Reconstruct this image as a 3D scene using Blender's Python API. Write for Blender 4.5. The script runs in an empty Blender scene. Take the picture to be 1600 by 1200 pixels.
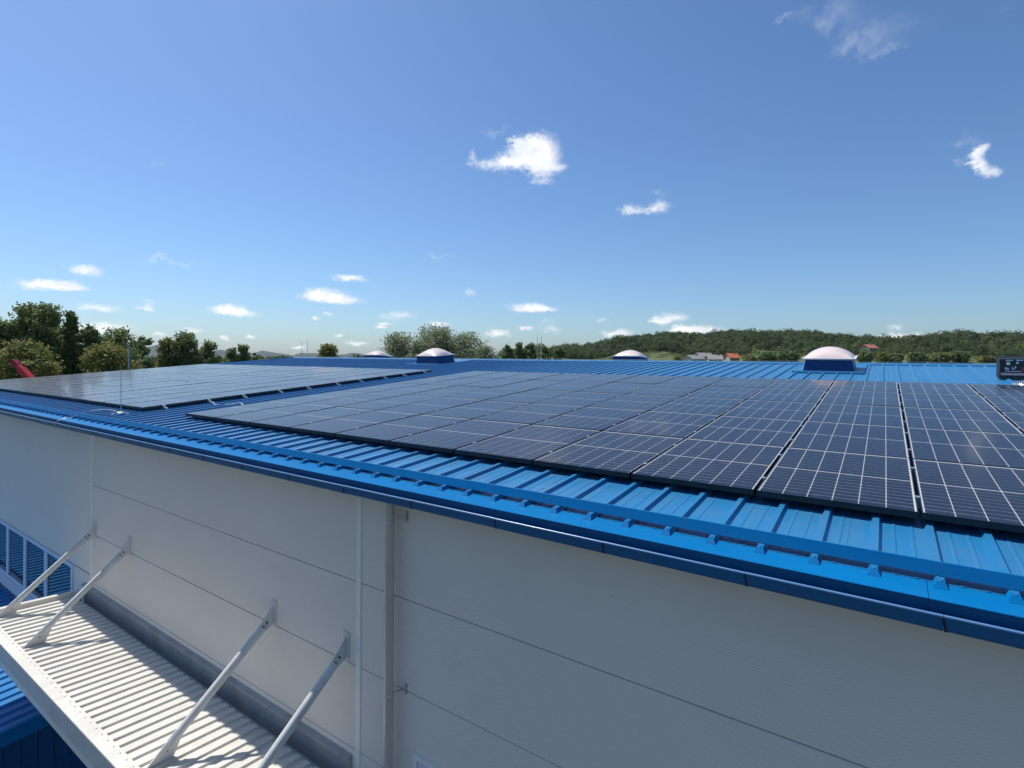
import bpy, math, random
import numpy as np
from mathutils import Vector, Matrix

random.seed(7); RNG = np.random.default_rng(11)
SC = bpy.context.scene
COL = SC.collection
R = math.radians

# ------------------------------------------------------------------ camera
YAW, ROLL, FPX, PPX, PPY = R(34.6), R(0.35), 845.0, 800.0, 557.0     # pixels of the 1600 x 1200 photograph
_r0 = Vector((math.cos(YAW), math.sin(YAW), 0)); FWD = Vector((-math.sin(YAW), math.cos(YAW), 0)); _u0 = Vector((0, 0, 1))
RIGHT = math.cos(ROLL) * _r0 + math.sin(ROLL) * _u0
UP = -math.sin(ROLL) * _r0 + math.cos(ROLL) * _u0
cam = bpy.data.cameras.new('camera'); cam_o = bpy.data.objects.new('camera', cam); COL.objects.link(cam_o)
cam.sensor_width = 36.0; cam.lens = 36.0 * FPX / 1600.0; cam.shift_y = -43.0 / 1600.0
cam.clip_start = 0.1; cam.clip_end = 30000
M = Matrix((RIGHT, UP, -FWD)).transposed().to_4x4(); cam_o.matrix_world = M
SC.camera = cam_o

def ray(px, py):
    return FWD + RIGHT * ((px - PPX) / FPX) - UP * ((py - PPY) / FPX)
def at(px, py, d):            # the place that lies d metres ahead
    return ray(px, py) * d

# ------------------------------------------------------------------ sun, sky, exposure
TO_SUN = Vector((-0.59, 0.030, 1.0)).normalized()
SUN_EL = math.asin(TO_SUN.z); SUN_AZ = math.atan2(TO_SUN.x, TO_SUN.y)
sun = bpy.data.lights.new('sun', 'SUN'); sun.energy = 4.7; sun.angle = R(0.53); sun.color = (1.0, 0.955, 0.88)
sun_o = bpy.data.objects.new('sun', sun); COL.objects.link(sun_o)
sun_o.rotation_euler = (-TO_SUN).to_track_quat('-Z', 'Y').to_euler(); sun_o.location = (-30, 0, 60)
SC.view_settings.view_transform = 'Standard'; SC.view_settings.look = 'None'
SC.view_settings.exposure = 0.0; SC.view_settings.gamma = 1.0; SC.view_settings.use_curve_mapping = False
SC.render.engine = 'CYCLES'
SC.cycles.max_bounces = 8; SC.cycles.transparent_max_bounces = 12; SC.cycles.sample_clamp_indirect = 6.0
SC.cycles.use_denoising = True

# clouds of the sky: azimuth, elevation, half width, half height (radians), thickness
PUFFS = [
    (-0.5825, 0.3631, 0.0355, 0.0248, 0.9), (-0.5493, 0.3357, 0.0307, 0.0190, 0.9), (-0.6085, 0.3464, 0.0355, 0.0147, 0.8), (-0.5400, 0.3648, 0.0236, 0.0247, 0.95), (-0.5661, 0.3733, 0.0165, 0.0144, 1),
    (-0.6510, 0.3405, 0.0354, 0.0105, 0.62), (-0.6794, 0.3545, 0.0094, 0.0145, 0.55), (-0.5140, 0.3351, 0.0164, 0.0063, 0.55), (-0.5515, 0.3124, 0.0212, 0.0075, 0.5), (-0.5992, 0.3754, 0.0118, 0.0102, 1),
    (-0.3911, 0.2612, 0.0215, 0.0097, 0.75), (-0.3397, 0.2616, 0.0209, 0.0128, 0.85), (-0.3674, 0.2568, 0.0157, 0.0043, 0.45), (0.1113, 0.2879, 0.0101, 0.0074, 0.8), (0.1032, 0.2765, 0.0089, 0.0125, 0.95),
    (0.1101, 0.2634, 0.0095, 0.0083, 0.85), (0.1208, 0.2536, 0.0119, 0.0066, 0.8), (-1.3169, 0.0969, 0.0374, 0.0076, 1), (-1.2926, 0.0945, 0.0260, 0.0055, 1), (-1.2727, 0.1201, 0.0209, 0.0100, 1),
    (-1.2592, 0.0684, 0.0274, 0.0068, 1), (-1.1969, 0.0701, 0.0150, 0.0048, 0.8), (-1.1961, 0.0799, 0.0122, 0.0059, 0.55), (-1.0890, 0.0755, 0.0234, 0.0089, 1), (-1.0703, 0.0690, 0.0304, 0.0064, 1),
    (-1.2447, 0.0409, 0.0332, 0.0081, 1), (-1.2671, 0.0345, 0.0203, 0.0057, 1), (-0.8945, 0.1357, 0.0312, 0.0068, 1), (-0.9372, 0.1061, 0.0364, 0.0121, 1), (-0.9159, 0.0981, 0.0493, 0.0082, 1),
    (-0.8142, 0.0727, 0.0390, 0.0084, 0.75), (-0.8366, 0.0584, 0.0142, 0.0042, 1), (-0.6814, 0.1170, 0.0135, 0.0085, 0.6), (-0.5749, 0.0910, 0.0353, 0.0086, 1), (-0.5512, 0.0864, 0.0298, 0.0057, 1),
    (-0.6302, 0.0424, 0.0272, 0.0086, 1), (-0.7395, 0.0577, 0.0227, 0.0057, 1), (-0.5782, 0.0533, 0.0136, 0.0058, 1), (-0.5309, 0.0500, 0.0203, 0.0086, 0.6), (-0.4424, 0.0698, 0.0186, 0.0057, 0.6),
    (-0.3166, 0.0708, 0.0300, 0.0096, 1), (-0.3385, 0.0643, 0.0177, 0.0056, 1), (-0.4113, 0.0418, 0.0288, 0.0085, 1), (-0.3003, 0.0470, 0.0273, 0.0096, 1), (-0.2630, 0.0477, 0.0363, 0.0081, 1),
    (0.0133, 0.0479, 0.0091, 0.0070, 0.75), (0.0251, 0.0332, 0.0303, 0.0058, 1), (-0.0025, 0.0298, 0.0185, 0.0048, 1), (-0.9134, 0.0342, 0.0111, 0.0041, 1), (-0.9527, 0.0634, 0.0096, 0.0041, 1),
    (-0.9328, 0.0729, 0.0110, 0.0041, 0.6), (-1.3623, 0.0764, 0.0050, 0.0052, 1), (-1.0934, 0.0243, 0.0106, 0.0038, 1), (-1.0539, 0.0314, 0.0110, 0.0039, 1), (-1.1384, 0.0366, 0.0121, 0.0050, 1),
    (-0.8807, 0.0211, 0.0201, 0.0042, 1), (-0.9763, 0.0110, 0.0118, 0.0040, 1), (-0.8422, 0.0503, 0.0116, 0.0042, 1), (-1.1811, 0.0314, 0.0096, 0.0036, 1),
]
WISPS = [
    (-1.1816, 0.1463, 0.0216, 0.0058, 1), (-1.1520, 0.1443, 0.0388, 0.0049, 1), (-0.0725, 0.5036, 0.0484, 0.0204, 1), (-0.0336, 0.4624, 0.0377, 0.0240, 1), (-0.0007, 0.4364, 0.0281, 0.0080, 1),
    (0.0267, 0.4619, 0.0618, 0.0230, 0.5), (0.1329, 0.4518, 0.0260, 0.0071, 0.5), (-0.6360, 0.3934, 0.0307, 0.0081, 1), (-0.1316, 0.5187, 0.0150, 0.0072, 1), (-0.7344, 0.1814, 0.0349, 0.0057, 1),
    (-1.1906, 0.2834, 0.0164, 0.0073, 1), (0.1004, 0.2904, 0.0192, 0.0249, 1), (-0.3399, 0.2871, 0.0221, 0.0053, 1), (-0.8254, 0.0644, 0.0450, 0.0138, 1), (-0.5334, 0.0582, 0.0283, 0.0094, 1),
    (-1.2371, 0.0460, 0.0462, 0.0114, 1),
]
HILL = [
    (-0.6512,0.0056), (-0.6039,0.0107), (-0.5567,0.0192), (-0.5038,0.0253), (-0.4641,0.0231),
    (-0.4318,0.0302), (-0.3999,0.0371), (-0.3617,0.0417), (-0.3252,0.0449), (-0.2767,0.0400),
    (-0.2525,0.0421), (-0.2034,0.0459), (-0.1620,0.0454), (-0.1148,0.0441), (-0.0813,0.0410),
    (-0.0593,0.0366), (-0.0354,0.0332), (-0.0025,0.0322), (0.0189,0.0324), (0.0419,0.0363),
    (0.0663,0.0390), (0.0961,0.0392), (0.1185,0.0360), (0.1298,0.0366), (0.1540,0.0338),
    (0.2129,0.0344), (0.3118,0.0243),
]


SKY_TINT = (.90, 1.08, 1.24); SKY_STRENGTH = 0.106
def make_world():
    w = bpy.data.worlds.new('World'); SC.world = w; w.use_nodes = True
    nt = w.node_tree; nt.nodes.clear(); N = nt.nodes.new; L = nt.links.new
    def math_(op, a, b=None, c=None, clamp=False):
        n = N('ShaderNodeMath'); n.operation = op; n.use_clamp = clamp
        for i, v in enumerate((a, b, c)):
            if v is None: continue
            if isinstance(v, (int, float)): n.inputs[i].default_value = v
            else: L(v, n.inputs[i])
        return n.outputs[0]
    sky = N('ShaderNodeTexSky'); sky.sky_type = 'NISHITA'; sky.sun_disc = False
    sky.sun_elevation = SUN_EL; sky.sun_rotation = SUN_AZ; sky.altitude = 200
    sky.air_density = 1.0; sky.dust_density = 0.95; sky.ozone_density = 5.0
    tint = N('ShaderNodeVectorMath'); tint.operation = 'MULTIPLY'; tint.inputs[1].default_value = SKY_TINT; L(sky.outputs[0], tint.inputs[0])
    tc = N('ShaderNodeTexCoord'); sep = N('ShaderNodeSeparateXYZ'); L(tc.outputs['Generated'], sep.inputs[0])
    az = math_('ARCTAN2', sep.outputs[0], sep.outputs[1]); el = math_('ARCSINE', sep.outputs[2])
    cmb = N('ShaderNodeCombineXYZ'); L(az, cmb.inputs[0]); L(el, cmb.inputs[1])
    def background(col):
        bg = N('ShaderNodeBackground'); bg.inputs['Strength'].default_value = SKY_STRENGTH; L(col, bg.inputs[0]); return bg.outputs[0]
    def noise(scale, detail, rough, stretch=(1, 1, 1)):
        mp = N('ShaderNodeVectorMath'); mp.operation = 'MULTIPLY'; mp.inputs[1].default_value = stretch
        L(cmb.outputs[0], mp.inputs[0])
        n = N('ShaderNodeTexNoise'); n.inputs['Scale'].default_value = scale; n.inputs['Detail'].default_value = detail
        n.inputs['Roughness'].default_value = rough; L(mp.outputs[0], n.inputs['Vector']); return n
    def warp(src, n, amp):
        s = N('ShaderNodeVectorMath'); s.operation = 'SUBTRACT'; L(n.outputs['Color'], s.inputs[0]); s.inputs[1].default_value = (.5, .5, .5)
        m = N('ShaderNodeVectorMath'); m.operation = 'MULTIPLY_ADD'; L(s.outputs[0], m.inputs[0]); m.inputs[1].default_value = amp
        L(src, m.inputs[2]); return m.outputs[0]
    def field(P, blobs):
        out = None
        for (a, e, wa, we, k) in blobs:
            m = N('ShaderNodeVectorMath'); m.operation = 'MULTIPLY_ADD'; L(P, m.inputs[0])
            m.inputs[1].default_value = (1 / wa, 1 / we, 0); m.inputs[2].default_value = (-a / wa, -e / we, 0)
            l = N('ShaderNodeVectorMath'); l.operation = 'DOT_PRODUCT'; L(m.outputs[0], l.inputs[0]); L(m.outputs[0], l.inputs[1])
            v = math_('POWER', .33, l.outputs['Value'])
            if k != 1: v = math_('MULTIPLY', v, k)
            out = v if out is None else math_('ADD', out, v)
        return out
    def smooth(v, lo, hi, top):
        n = N('ShaderNodeMapRange'); n.interpolation_type = 'SMOOTHSTEP'
        for k, x in zip((1, 2, 3, 4), (lo, hi, 0, top)): n.inputs[k].default_value = x
        L(v, n.inputs[0]); return n.outputs[0]
    def clouds(puffs, wisps):
        n1 = noise(34, 4, .6); n2 = noise(110, 4, .64, (1, 1.3, 1))
        p = warp(warp(cmb.outputs[0], n1, (.030, .016, 0)), n2, (.016, .010, 0))
        p2 = warp(warp(cmb.outputs[0], n1, (.10, .06, 0)), n2, (.02, .012, 0))
        f1 = field(p, puffs); f2 = field(p2, wisps)
        rag = math_('MULTIPLY', math_('SUBTRACT', n2.outputs['Fac'], .5), .85)
        a1 = smooth(math_('ADD', f1, rag), .14, 1.25, .97)
        a2 = smooth(math_('MULTIPLY', f2, n1.outputs['Fac']), .08, .85, .17)
        tone = N('ShaderNodeMix'); tone.data_type = 'RGBA'; L(smooth(n1.outputs['Fac'], .35, .62, 1.0), tone.inputs[0])
        tone.inputs[6].default_value = (8.4, 8.8, 9.6, 1); tone.inputs[7].default_value = (10.2, 10.3, 10.4, 1)
        mix = N('ShaderNodeMix'); mix.data_type = 'RGBA'
        L(math_('MAXIMUM', a1, a2), mix.inputs[0]); L(tint.outputs[0], mix.inputs[6]); L(tone.outputs[2], mix.inputs[7])
        return background(mix.outputs[2])
    low = clouds([b for b in PUFFS if b[1] < .17], [b for b in WISPS if b[1] < .2])
    high = clouds([b for b in PUFFS if b[1] >= .17], [b for b in WISPS if b[1] >= .2])
    ms = N('ShaderNodeMixShader'); L(math_('GREATER_THAN', el, .195), ms.inputs[0]); L(low, ms.inputs[1]); L(high, ms.inputs[2])
    inside = math_('MULTIPLY', math_('MULTIPLY', math_('GREATER_THAN', el, 0.0), math_('LESS_THAN', el, .58)), math_('MULTIPLY', math_('GREATER_THAN', az, -1.48), math_('LESS_THAN', az, .30)))
    top = N('ShaderNodeMixShader'); L(inside, top.inputs[0]); L(background(tint.outputs[0]), top.inputs[1]); L(ms.outputs[0], top.inputs[2])
    out = N('ShaderNodeOutputWorld'); L(top.outputs[0], out.inputs[0])
make_world()

# ------------------------------------------------------------------ materials
MAT = {}
def material(name, base, rough=.5, metal=0.0, spec=.5, var=None, vscale=3.0, bump=0.0, bscale=60.0, stripes=None, coat=0.0, dirt=None, streak=None, perobj=None):
    """Principled paint; var = second colour mixed in by noise, stripes = (axis, pitch, strength) fine relief, dirt = (colour, amount, scale)."""
    m = bpy.data.materials.new(name); m.use_nodes = True; nt = m.node_tree; N = nt.nodes.new; L = nt.links.new
    b = nt.nodes['Principled BSDF']
    b.inputs['Base Color'].default_value = (*base, 1); b.inputs['Roughness'].default_value = rough
    b.inputs['Metallic'].default_value = metal; b.inputs['Specular IOR Level'].default_value = spec
    b.inputs['Coat Weight'].default_value = coat
    g = N('ShaderNodeNewGeometry')
    col = None
    def noise(scale, detail=4, rough_=.6):
        n = N('ShaderNodeTexNoise'); n.inputs['Scale'].default_value = scale; n.inputs['Detail'].default_value = detail
        n.inputs['Roughness'].default_value = rough_; L(g.outputs['Position'], n.inputs['Vector']); return n
    def ramp(src, lo, hi):
        r = N('ShaderNodeMapRange'); r.inputs[1].default_value = lo; r.inputs[2].default_value = hi; L(src, r.inputs[0]); return r.outputs[0]
    if var:
        n = noise(vscale); x = N('ShaderNodeMix'); x.data_type = 'RGBA'
        L(ramp(n.outputs['Fac'], .35, .65), x.inputs[0]); x.inputs[6].default_value = (*base, 1); x.inputs[7].default_value = (*var, 1)
        col = x.outputs[2]
    if dirt:
        n = noise(dirt[2], 7, .7); x = N('ShaderNodeMix'); x.data_type = 'RGBA'
        f = N('ShaderNodeMath'); f.operation = 'MULTIPLY'; L(ramp(n.outputs['Fac'], .5, .8), f.inputs[0]); f.inputs[1].default_value = dirt[1]
        L(f.outputs[0], x.inputs[0])
        if col is not None: L(col, x.inputs[6])
        else: x.inputs[6].default_value = (*base, 1)
        x.inputs[7].default_value = (*dirt[0], 1); col = x.outputs[2]
        r2 = N('ShaderNodeMath'); r2.operation = 'MULTIPLY_ADD'; L(f.outputs[0], r2.inputs[0]); r2.inputs[1].default_value = .35; r2.inputs[2].default_value = rough
        L(r2.outputs[0], b.inputs['Roughness'])
    def blend(fac, second):
        nonlocal col
        x = N('ShaderNodeMix'); x.data_type = 'RGBA'; L(fac, x.inputs[0])
        if col is not None: L(col, x.inputs[6])
        else: x.inputs[6].default_value = (*base, 1)
        x.inputs[7].default_value = (*second, 1); col = x.outputs[2]
    if streak:                                 # run-off marks: noise drawn out along the fall line
        mp = N('ShaderNodeVectorMath'); mp.operation = 'MULTIPLY'; mp.inputs[1].default_value = streak[0]; L(g.outputs['Position'], mp.inputs[0])
        n = N('ShaderNodeTexNoise'); n.inputs['Scale'].default_value = 1; n.inputs['Detail'].default_value = 5; n.inputs['Roughness'].default_value = .65; L(mp.outputs[0], n.inputs['Vector'])
        f = N('ShaderNodeMath'); f.operation = 'MULTIPLY'; L(ramp(n.outputs['Fac'], .46, .74), f.inputs[0]); f.inputs[1].default_value = streak[2]; blend(f.outputs[0], streak[1])
    if perobj:                                 # slight difference from piece to piece
        oi = N('ShaderNodeObjectInfo'); blend(oi.outputs['Random'], perobj)
    if col is not None: L(col, b.inputs['Base Color'])
    h = None
    if stripes:
        s = N('ShaderNodeSeparateXYZ'); L(g.outputs['Position'], s.inputs[0])
        a = N('ShaderNodeMath'); a.operation = 'MULTIPLY'; L(s.outputs['XYZ'.index(stripes[0])], a.inputs[0]); a.inputs[1].default_value = 2 * math.pi / stripes[1]
        c = N('ShaderNodeMath'); c.operation = 'SINE'; L(a.outputs[0], c.inputs[0])
        bp = N('ShaderNodeBump'); bp.inputs['Strength'].default_value = stripes[2]; bp.inputs['Distance'].default_value = .002; L(c.outputs[0], bp.inputs['Height'])
        h = bp.outputs[0]
    if bump:
        n = noise(bscale, 3); bp = N('ShaderNodeBump'); bp.inputs['Strength'].default_value = bump; bp.inputs['Distance'].default_value = .01
        L(n.outputs['Fac'], bp.inputs['Height'])
        if h is not None: L(h, bp.inputs['Normal'])
        h = bp.outputs[0]
    if h is not None: L(h, b.inputs['Normal'])
    MAT[name] = m; return m

material('seam_dark', (.002, .012, .030), .6)
material('blue_roof', (.010, .170, .375), .40, spec=.85, var=(.014, .184, .400), vscale=.8, dirt=((.10, .14, .18), .40, 5.0), bump=.05, bscale=9, streak=((7, .5, 1), (.070, .19, .31), .5))
material('annex_sheen_blue', (.030, .200, .480), .24, var=(.04, .22, .50), vscale=.8, dirt=((.12, .18, .25), .4, 5.0))  # blue lightened: sheen of the mirrored sky put into the colour
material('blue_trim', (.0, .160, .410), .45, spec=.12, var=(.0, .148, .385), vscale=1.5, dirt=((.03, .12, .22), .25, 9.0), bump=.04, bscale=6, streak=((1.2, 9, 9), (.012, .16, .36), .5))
material('navy_shade_trim', (.001, .088, .225), .42, spec=.3, var=(.001, .079, .205), vscale=1.2, dirt=((.05, .07, .10), .25, 7.0), bump=.03, bscale=5)  # eave front: shade put into a darker blue; also the annex wall
material('gutter_lip_glint', (.12, .26, .48), .26, coat=.25, spec=.6)  # paler than the gutter: sun highlight put into the colour
material('curb_shade_navy', (.001, .045, .170), .45, spec=.3, var=(.001, .040, .150), vscale=2, dirt=((.04, .07, .12), .3, 6.0))  # navy carries the shadow on the curb in its colour
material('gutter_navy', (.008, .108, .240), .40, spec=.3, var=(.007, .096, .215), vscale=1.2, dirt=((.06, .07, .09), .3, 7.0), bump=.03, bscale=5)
material('wall_grey', (.80, .71, .605), .68, spec=.2, var=(.77, .685, .585), vscale=.5, stripes=('Z', .024, .42), dirt=((.66, .58, .49), .30, 1.3))
material('wall_core', (.16, .15, .14), .8)
material('strip_grey', (.84, .80, .72), .45, dirt=((.35, .34, .32), .3, 4.0))
material('pipe_grey', (.66, .60, .53), .34, metal=.35, var=(.60, .55, .48), vscale=2, dirt=((.48, .42, .35), .4, 6.0))
material('flashing_grey', (.42, .40, .37), .5, var=(.31, .30, .28), vscale=3)
material('canopy_white', (.70, .675, .615), .50, var=(.64, .62, .56), vscale=1.6, dirt=((.42, .38, .32), .55, 3.5), streak=((9, .8, 9), (.52, .48, .42), .5))
material('canopy_steel', (.66, .64, .60), .45, var=(.60, .58, .54), vscale=4, dirt=((.34, .31, .27), .45, 8.0))
material('hole_dark', (.01, .01, .01), .9)
material('foam', (.42, .25, .12), .9, var=(.28, .16, .08), vscale=40)
material('screw', (.55, .58, .62), .3, metal=.8)
material('aluminium', (.62, .63, .65), .35, metal=.75, dirt=((.35, .34, .33), .3, 12))
material('galvanised', (.45, .46, .47), .45, metal=.6)
material('panel_frame', (.012, .012, .014), .35)
material('backsheet', (.62, .64, .66), .5)
material('bounce_blocker', (.012, .012, .013), .6)  # for the added black sheet that keeps the panel shadow dark
material('dirt', (.13, .10, .07), .95, var=(.08, .06, .04), vscale=30)
material('asphalt', (.055, .055, .056), .9, var=(.045, .045, .046), vscale=.8)
material('cell', (.006, .010, .026), .30, var=(.010, .014, .034), vscale=1.3, spec=.4, perobj=(.012, .012, .034))
material('dome', (.85, .69, .63), .22, var=(.81, .66, .60), vscale=1.5, dirt=((.52, .44, .38), .5, 4.0), coat=.3)
material('dome_rim', (.66, .62, .58), .5)
material('window_frame', (.62, .66, .74), .4)
material('room_dark', (.02, .025, .03), .8)
material('crane_red', (.52, .020, .030), .4, var=(.44, .016, .024), vscale=3)
material('crane_dark', (.06, .02, .02), .6)
material('crane_head', (.26, .012, .018), .5)
material('carton_black', (.012, .012, .014), .45, var=(.02, .02, .022), vscale=12)
material('carton_white', (.85, .84, .82), .6, var=(.55, .55, .56), vscale=60)
material('carton_red', (.60, .02, .05), .5, var=(.45, .015, .04), vscale=30)
material('carton_pink', (.75, .42, .40), .6, var=(.60, .34, .34), vscale=20)
material('foil', (.80, .81, .83), .22, metal=.9, bump=.6, bscale=22)
material('bark', (.09, .075, .06), .9, var=(.06, .05, .04), vscale=6, bump=.5, bscale=12)
material('house_wall', (.50, .47, .42), .8, var=(.44, .41, .37), vscale=.6)
material('house_timber', (.22, .17, .13), .8)
material('tile_grey', (.24, .23, .225), .8, var=(.30, .28, .27), vscale=.5)
material('tile_orange', (.55, .16, .055), .8, var=(.46, .13, .05), vscale=.6)
material('tile_red', (.46, .15, .10), .8, var=(.40, .13, .09), vscale=.6)
material('pane_dark', (.02, .025, .03), .15)

def glass_material(name, ior, rough, tint=(1, 1, 1), dust=0.0, soft=0.0):
    m = bpy.data.materials.new(name); m.use_nodes = True; nt = m.node_tree; nt.nodes.clear(); N = nt.nodes.new; L = nt.links.new
    f = N('ShaderNodeFresnel'); f.inputs['IOR'].default_value = ior
    t = N('ShaderNodeBsdfTransparent'); t.inputs[0].default_value = (*tint, 1)
    g = N('ShaderNodeBsdfGlossy'); g.inputs['Roughness'].default_value = rough
    x = N('ShaderNodeMixShader'); L(f.outputs[0], x.inputs[0]); L(t.outputs[0], x.inputs[1]); gl = g.outputs[0]
    if soft:                                   # etched solar glass: part of the light is mirrored softly
        g2 = N('ShaderNodeBsdfGlossy'); g2.inputs['Roughness'].default_value = soft; y = N('ShaderNodeMixShader'); y.inputs[0].default_value = .76
        L(gl, y.inputs[1]); L(g2.outputs[0], y.inputs[2]); gl = y.outputs[0]
    L(gl, x.inputs[2])
    if dust:                                   # thin dust film
        dm = N('ShaderNodeBsdfDiffuse'); dm.inputs[0].default_value = (.42, .45, .48, 1); y = N('ShaderNodeMixShader'); geo = N('ShaderNodeNewGeometry'); n = N('ShaderNodeTexNoise'); n.inputs['Scale'].default_value = 2.2; n.inputs['Detail'].default_value = 6; L(geo.outputs['Position'], n.inputs['Vector'])
        r = N('ShaderNodeMapRange'); r.inputs[1].default_value = .4; r.inputs[2].default_value = .75; r.inputs[4].default_value = dust * 3; L(n.outputs['Fac'], r.inputs[0]); L(r.outputs[0], y.inputs[0])
        L(t.outputs[0], y.inputs[1]); L(dm.outputs[0], y.inputs[2]); L(y.outputs[0], x.inputs[1])
    o = N('ShaderNodeOutputMaterial'); L(x.outputs[0], o.inputs[0]); MAT[name] = m; return m
glass_material('solar_glass', 1.42, .05, dust=.004, soft=.18)
glass_material('window_glass', 2.5, .015, (.55, .62, .70))

def leaf_material(name, dark, light, scale=1.2, trans=.25, spec=.2):
    m = bpy.data.materials.new(name); m.use_nodes = True; nt = m.node_tree; N = nt.nodes.new; L = nt.links.new
    b = nt.nodes['Principled BSDF']; b.inputs['Roughness'].default_value = .55; b.inputs['Specular IOR Level'].default_value = spec
    g = N('ShaderNodeNewGeometry'); n = N('ShaderNodeTexNoise'); n.inputs['Scale'].default_value = scale; n.inputs['Detail'].default_value = 5
    n.inputs['Roughness'].default_value = .75; L(g.outputs['Position'], n.inputs['Vector'])
    r = N('ShaderNodeMapRange'); r.inputs[1].default_value = .32; r.inputs[2].default_value = .68; L(n.outputs['Fac'], r.inputs[0])
    x = N('ShaderNodeMix'); x.data_type = 'RGBA'; L(r.outputs[0], x.inputs[0]); x.inputs[6].default_value = (*dark, 1); x.inputs[7].default_value = (*light, 1)
    L(x.outputs[2], b.inputs['Base Color'])
    t = N('ShaderNodeBsdfTranslucent'); L(x.outputs[2], t.inputs[0])
    mx = N('ShaderNodeMixShader'); mx.inputs[0].default_value = trans; L(b.outputs[0], mx.inputs[1]); L(t.outputs[0], mx.inputs[2])
    L(mx.outputs[0], nt.nodes['Material Output'].inputs[0]); MAT[name] = m; return m
leaf_material('leaf_dark', (.100, .150, .054), (.195, .260, .095), trans=.45)
leaf_material('leaf_mid', (.130, .180, .062), (.270, .315, .120), trans=.45)
leaf_material('leaf_olive', (.160, .180, .050), (.290, .285, .090), trans=.45)
leaf_material('leaf_willow', (.21, .26, .14), (.39, .43, .27), trans=.4)
leaf_material('leaf_wood', (.036, .064, .026), (.118, .152, .060), scale=.022, trans=.3, spec=.06)

# ------------------------------------------------------------------ mesh helpers
class MB:
    """Collects faces in world coordinates; build() links them as ONE mesh object."""
    def __init__(s): s.v = []; s.f = []; s.smooth = False
    def face(s, pts):
        i = len(s.v); s.v += [tuple(p) for p in pts]; s.f.append(tuple(range(i, i + len(pts)))); return s
    def hexa(s, c):                       # 8 corners: bottom 4 (ccw from above), top 4
        i = len(s.v); s.v += [tuple(p) for p in c]
        for q in ((3, 2, 1, 0), (4, 5, 6, 7), (0, 1, 5, 4), (1, 2, 6, 5), (2, 3, 7, 6), (3, 0, 4, 7)): s.f.append(tuple(i + k for k in q))
        return s
    def box(s, x0, x1, y0, y1, z0, z1):
        return s.hexa([(x0, y0, z0), (x1, y0, z0), (x1, y1, z0), (x0, y1, z0), (x0, y0, z1), (x1, y0, z1), (x1, y1, z1), (x0, y1, z1)])
    def bar(s, a, b, w, h, up=(0, 0, 1)):  # box beam from a to b
        a = Vector(a); b = Vector(b); d = (b - a).normalized(); sd = d.cross(Vector(up)).normalized(); u = sd.cross(d)
        c = []
        for p in (a, b):
            c.append([p - sd * w / 2 - u * h / 2, p + sd * w / 2 - u * h / 2, p + sd * w / 2 + u * h / 2, p - sd * w / 2 + u * h / 2])
        i = len(s.v); s.v += [tuple(p) for p in c[0] + c[1]]
        for q in ((0, 1, 2, 3), (7, 6, 5, 4), (0, 4, 5, 1), (1, 5, 6, 2), (2, 6, 7, 3), (3, 7, 4, 0)): s.f.append(tuple(i + k for k in q))
        return s
    def tube(s, pts, rad, n=12, cap=True):
        pts = [Vector(p) for p in pts]; rad = rad if isinstance(rad, (list, tuple)) else [rad] * len(pts)
        i0 = len(s.v); ref = None
        for k, p in enumerate(pts):
            d = (pts[min(k + 1, len(pts) - 1)] - pts[max(k - 1, 0)]).normalized()
            if ref is None: ref = Vector((0, 0, 1)) if abs(d.z) < .9 else Vector((1, 0, 0))
            a = d.cross(ref).normalized(); b = a.cross(d).normalized(); ref = b
            for j in range(n):
                t = 2 * math.pi * j / n; s.v.append(tuple(p + (a * math.cos(t) + b * math.sin(t)) * rad[k]))
        for k in range(len(pts) - 1):
            for j in range(n):
                q = (j + 1) % n; s.f.append((i0 + k * n + j, i0 + k * n + q, i0 + (k + 1) * n + q, i0 + (k + 1) * n + j)[::-1])
        if cap:
            s.f.append(tuple(i0 + j for j in range(n))); s.f.append(tuple(i0 + (len(pts) - 1) * n + j for j in range(n))[::-1])
        return s
    def sheet(s, prof_a, prof_b):          # strip between two equal profiles
        i = len(s.v); n = len(prof_a); s.v += [tuple(p) for p in prof_a] + [tuple(p) for p in prof_b]
        for k in range(n - 1): s.f.append((i + k, i + k + 1, i + n + k + 1, i + n + k))
        return s
    def prism(s, prof_a, prof_b):          # closed loop swept from a to b with caps
        i = len(s.v); n = len(prof_a); s.v += [tuple(p) for p in prof_a] + [tuple(p) for p in prof_b]
        for k in range(n): q = (k + 1) % n; s.f.append((i + k, i + q, i + n + q, i + n + k))
        s.f.append(tuple(i + k for k in range(n))[::-1]); s.f.append(tuple(i + n + k for k in range(n)))
        return s
    def mesh(s, name, mat, origin=(0, 0, 0), smooth=False):
        me = bpy.data.meshes.new(name); o = Vector(origin)
        me.from_pydata([(p[0] - o.x, p[1] - o.y, p[2] - o.z) for p in s.v], [], s.f); me.validate()
        me.materials.append(MAT[mat] if isinstance(mat, str) else mat)
        if smooth:
            me.polygons.foreach_set('use_smooth', [True] * len(me.polygons))
            me.set_sharp_from_angle(angle=R(40))
        import bmesh
        if getattr(s, 'fix', True):
            bm = bmesh.new(); bm.from_mesh(me); bmesh.ops.recalc_face_normals(bm, faces=bm.faces); bm.to_mesh(me); bm.free()
        me.update(); return me
    def build(s, name, mat, parent=None, smooth=False, loc=None, label=None, kind=None):
        org = wloc(parent) if parent is not None else Vector(loc or (0, 0, 0))
        ob = bpy.data.objects.new(name, s.mesh(name, mat, org, smooth)); COL.objects.link(ob)
        if parent is not None: ob.parent = parent
        else: ob.location = org
        if label: ob['label'] = label
        if kind: ob['kind'] = kind
        return ob
def wloc(o):
    v = Vector((0, 0, 0))
    while o is not None: v += o.location; o = o.parent
    return v
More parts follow.
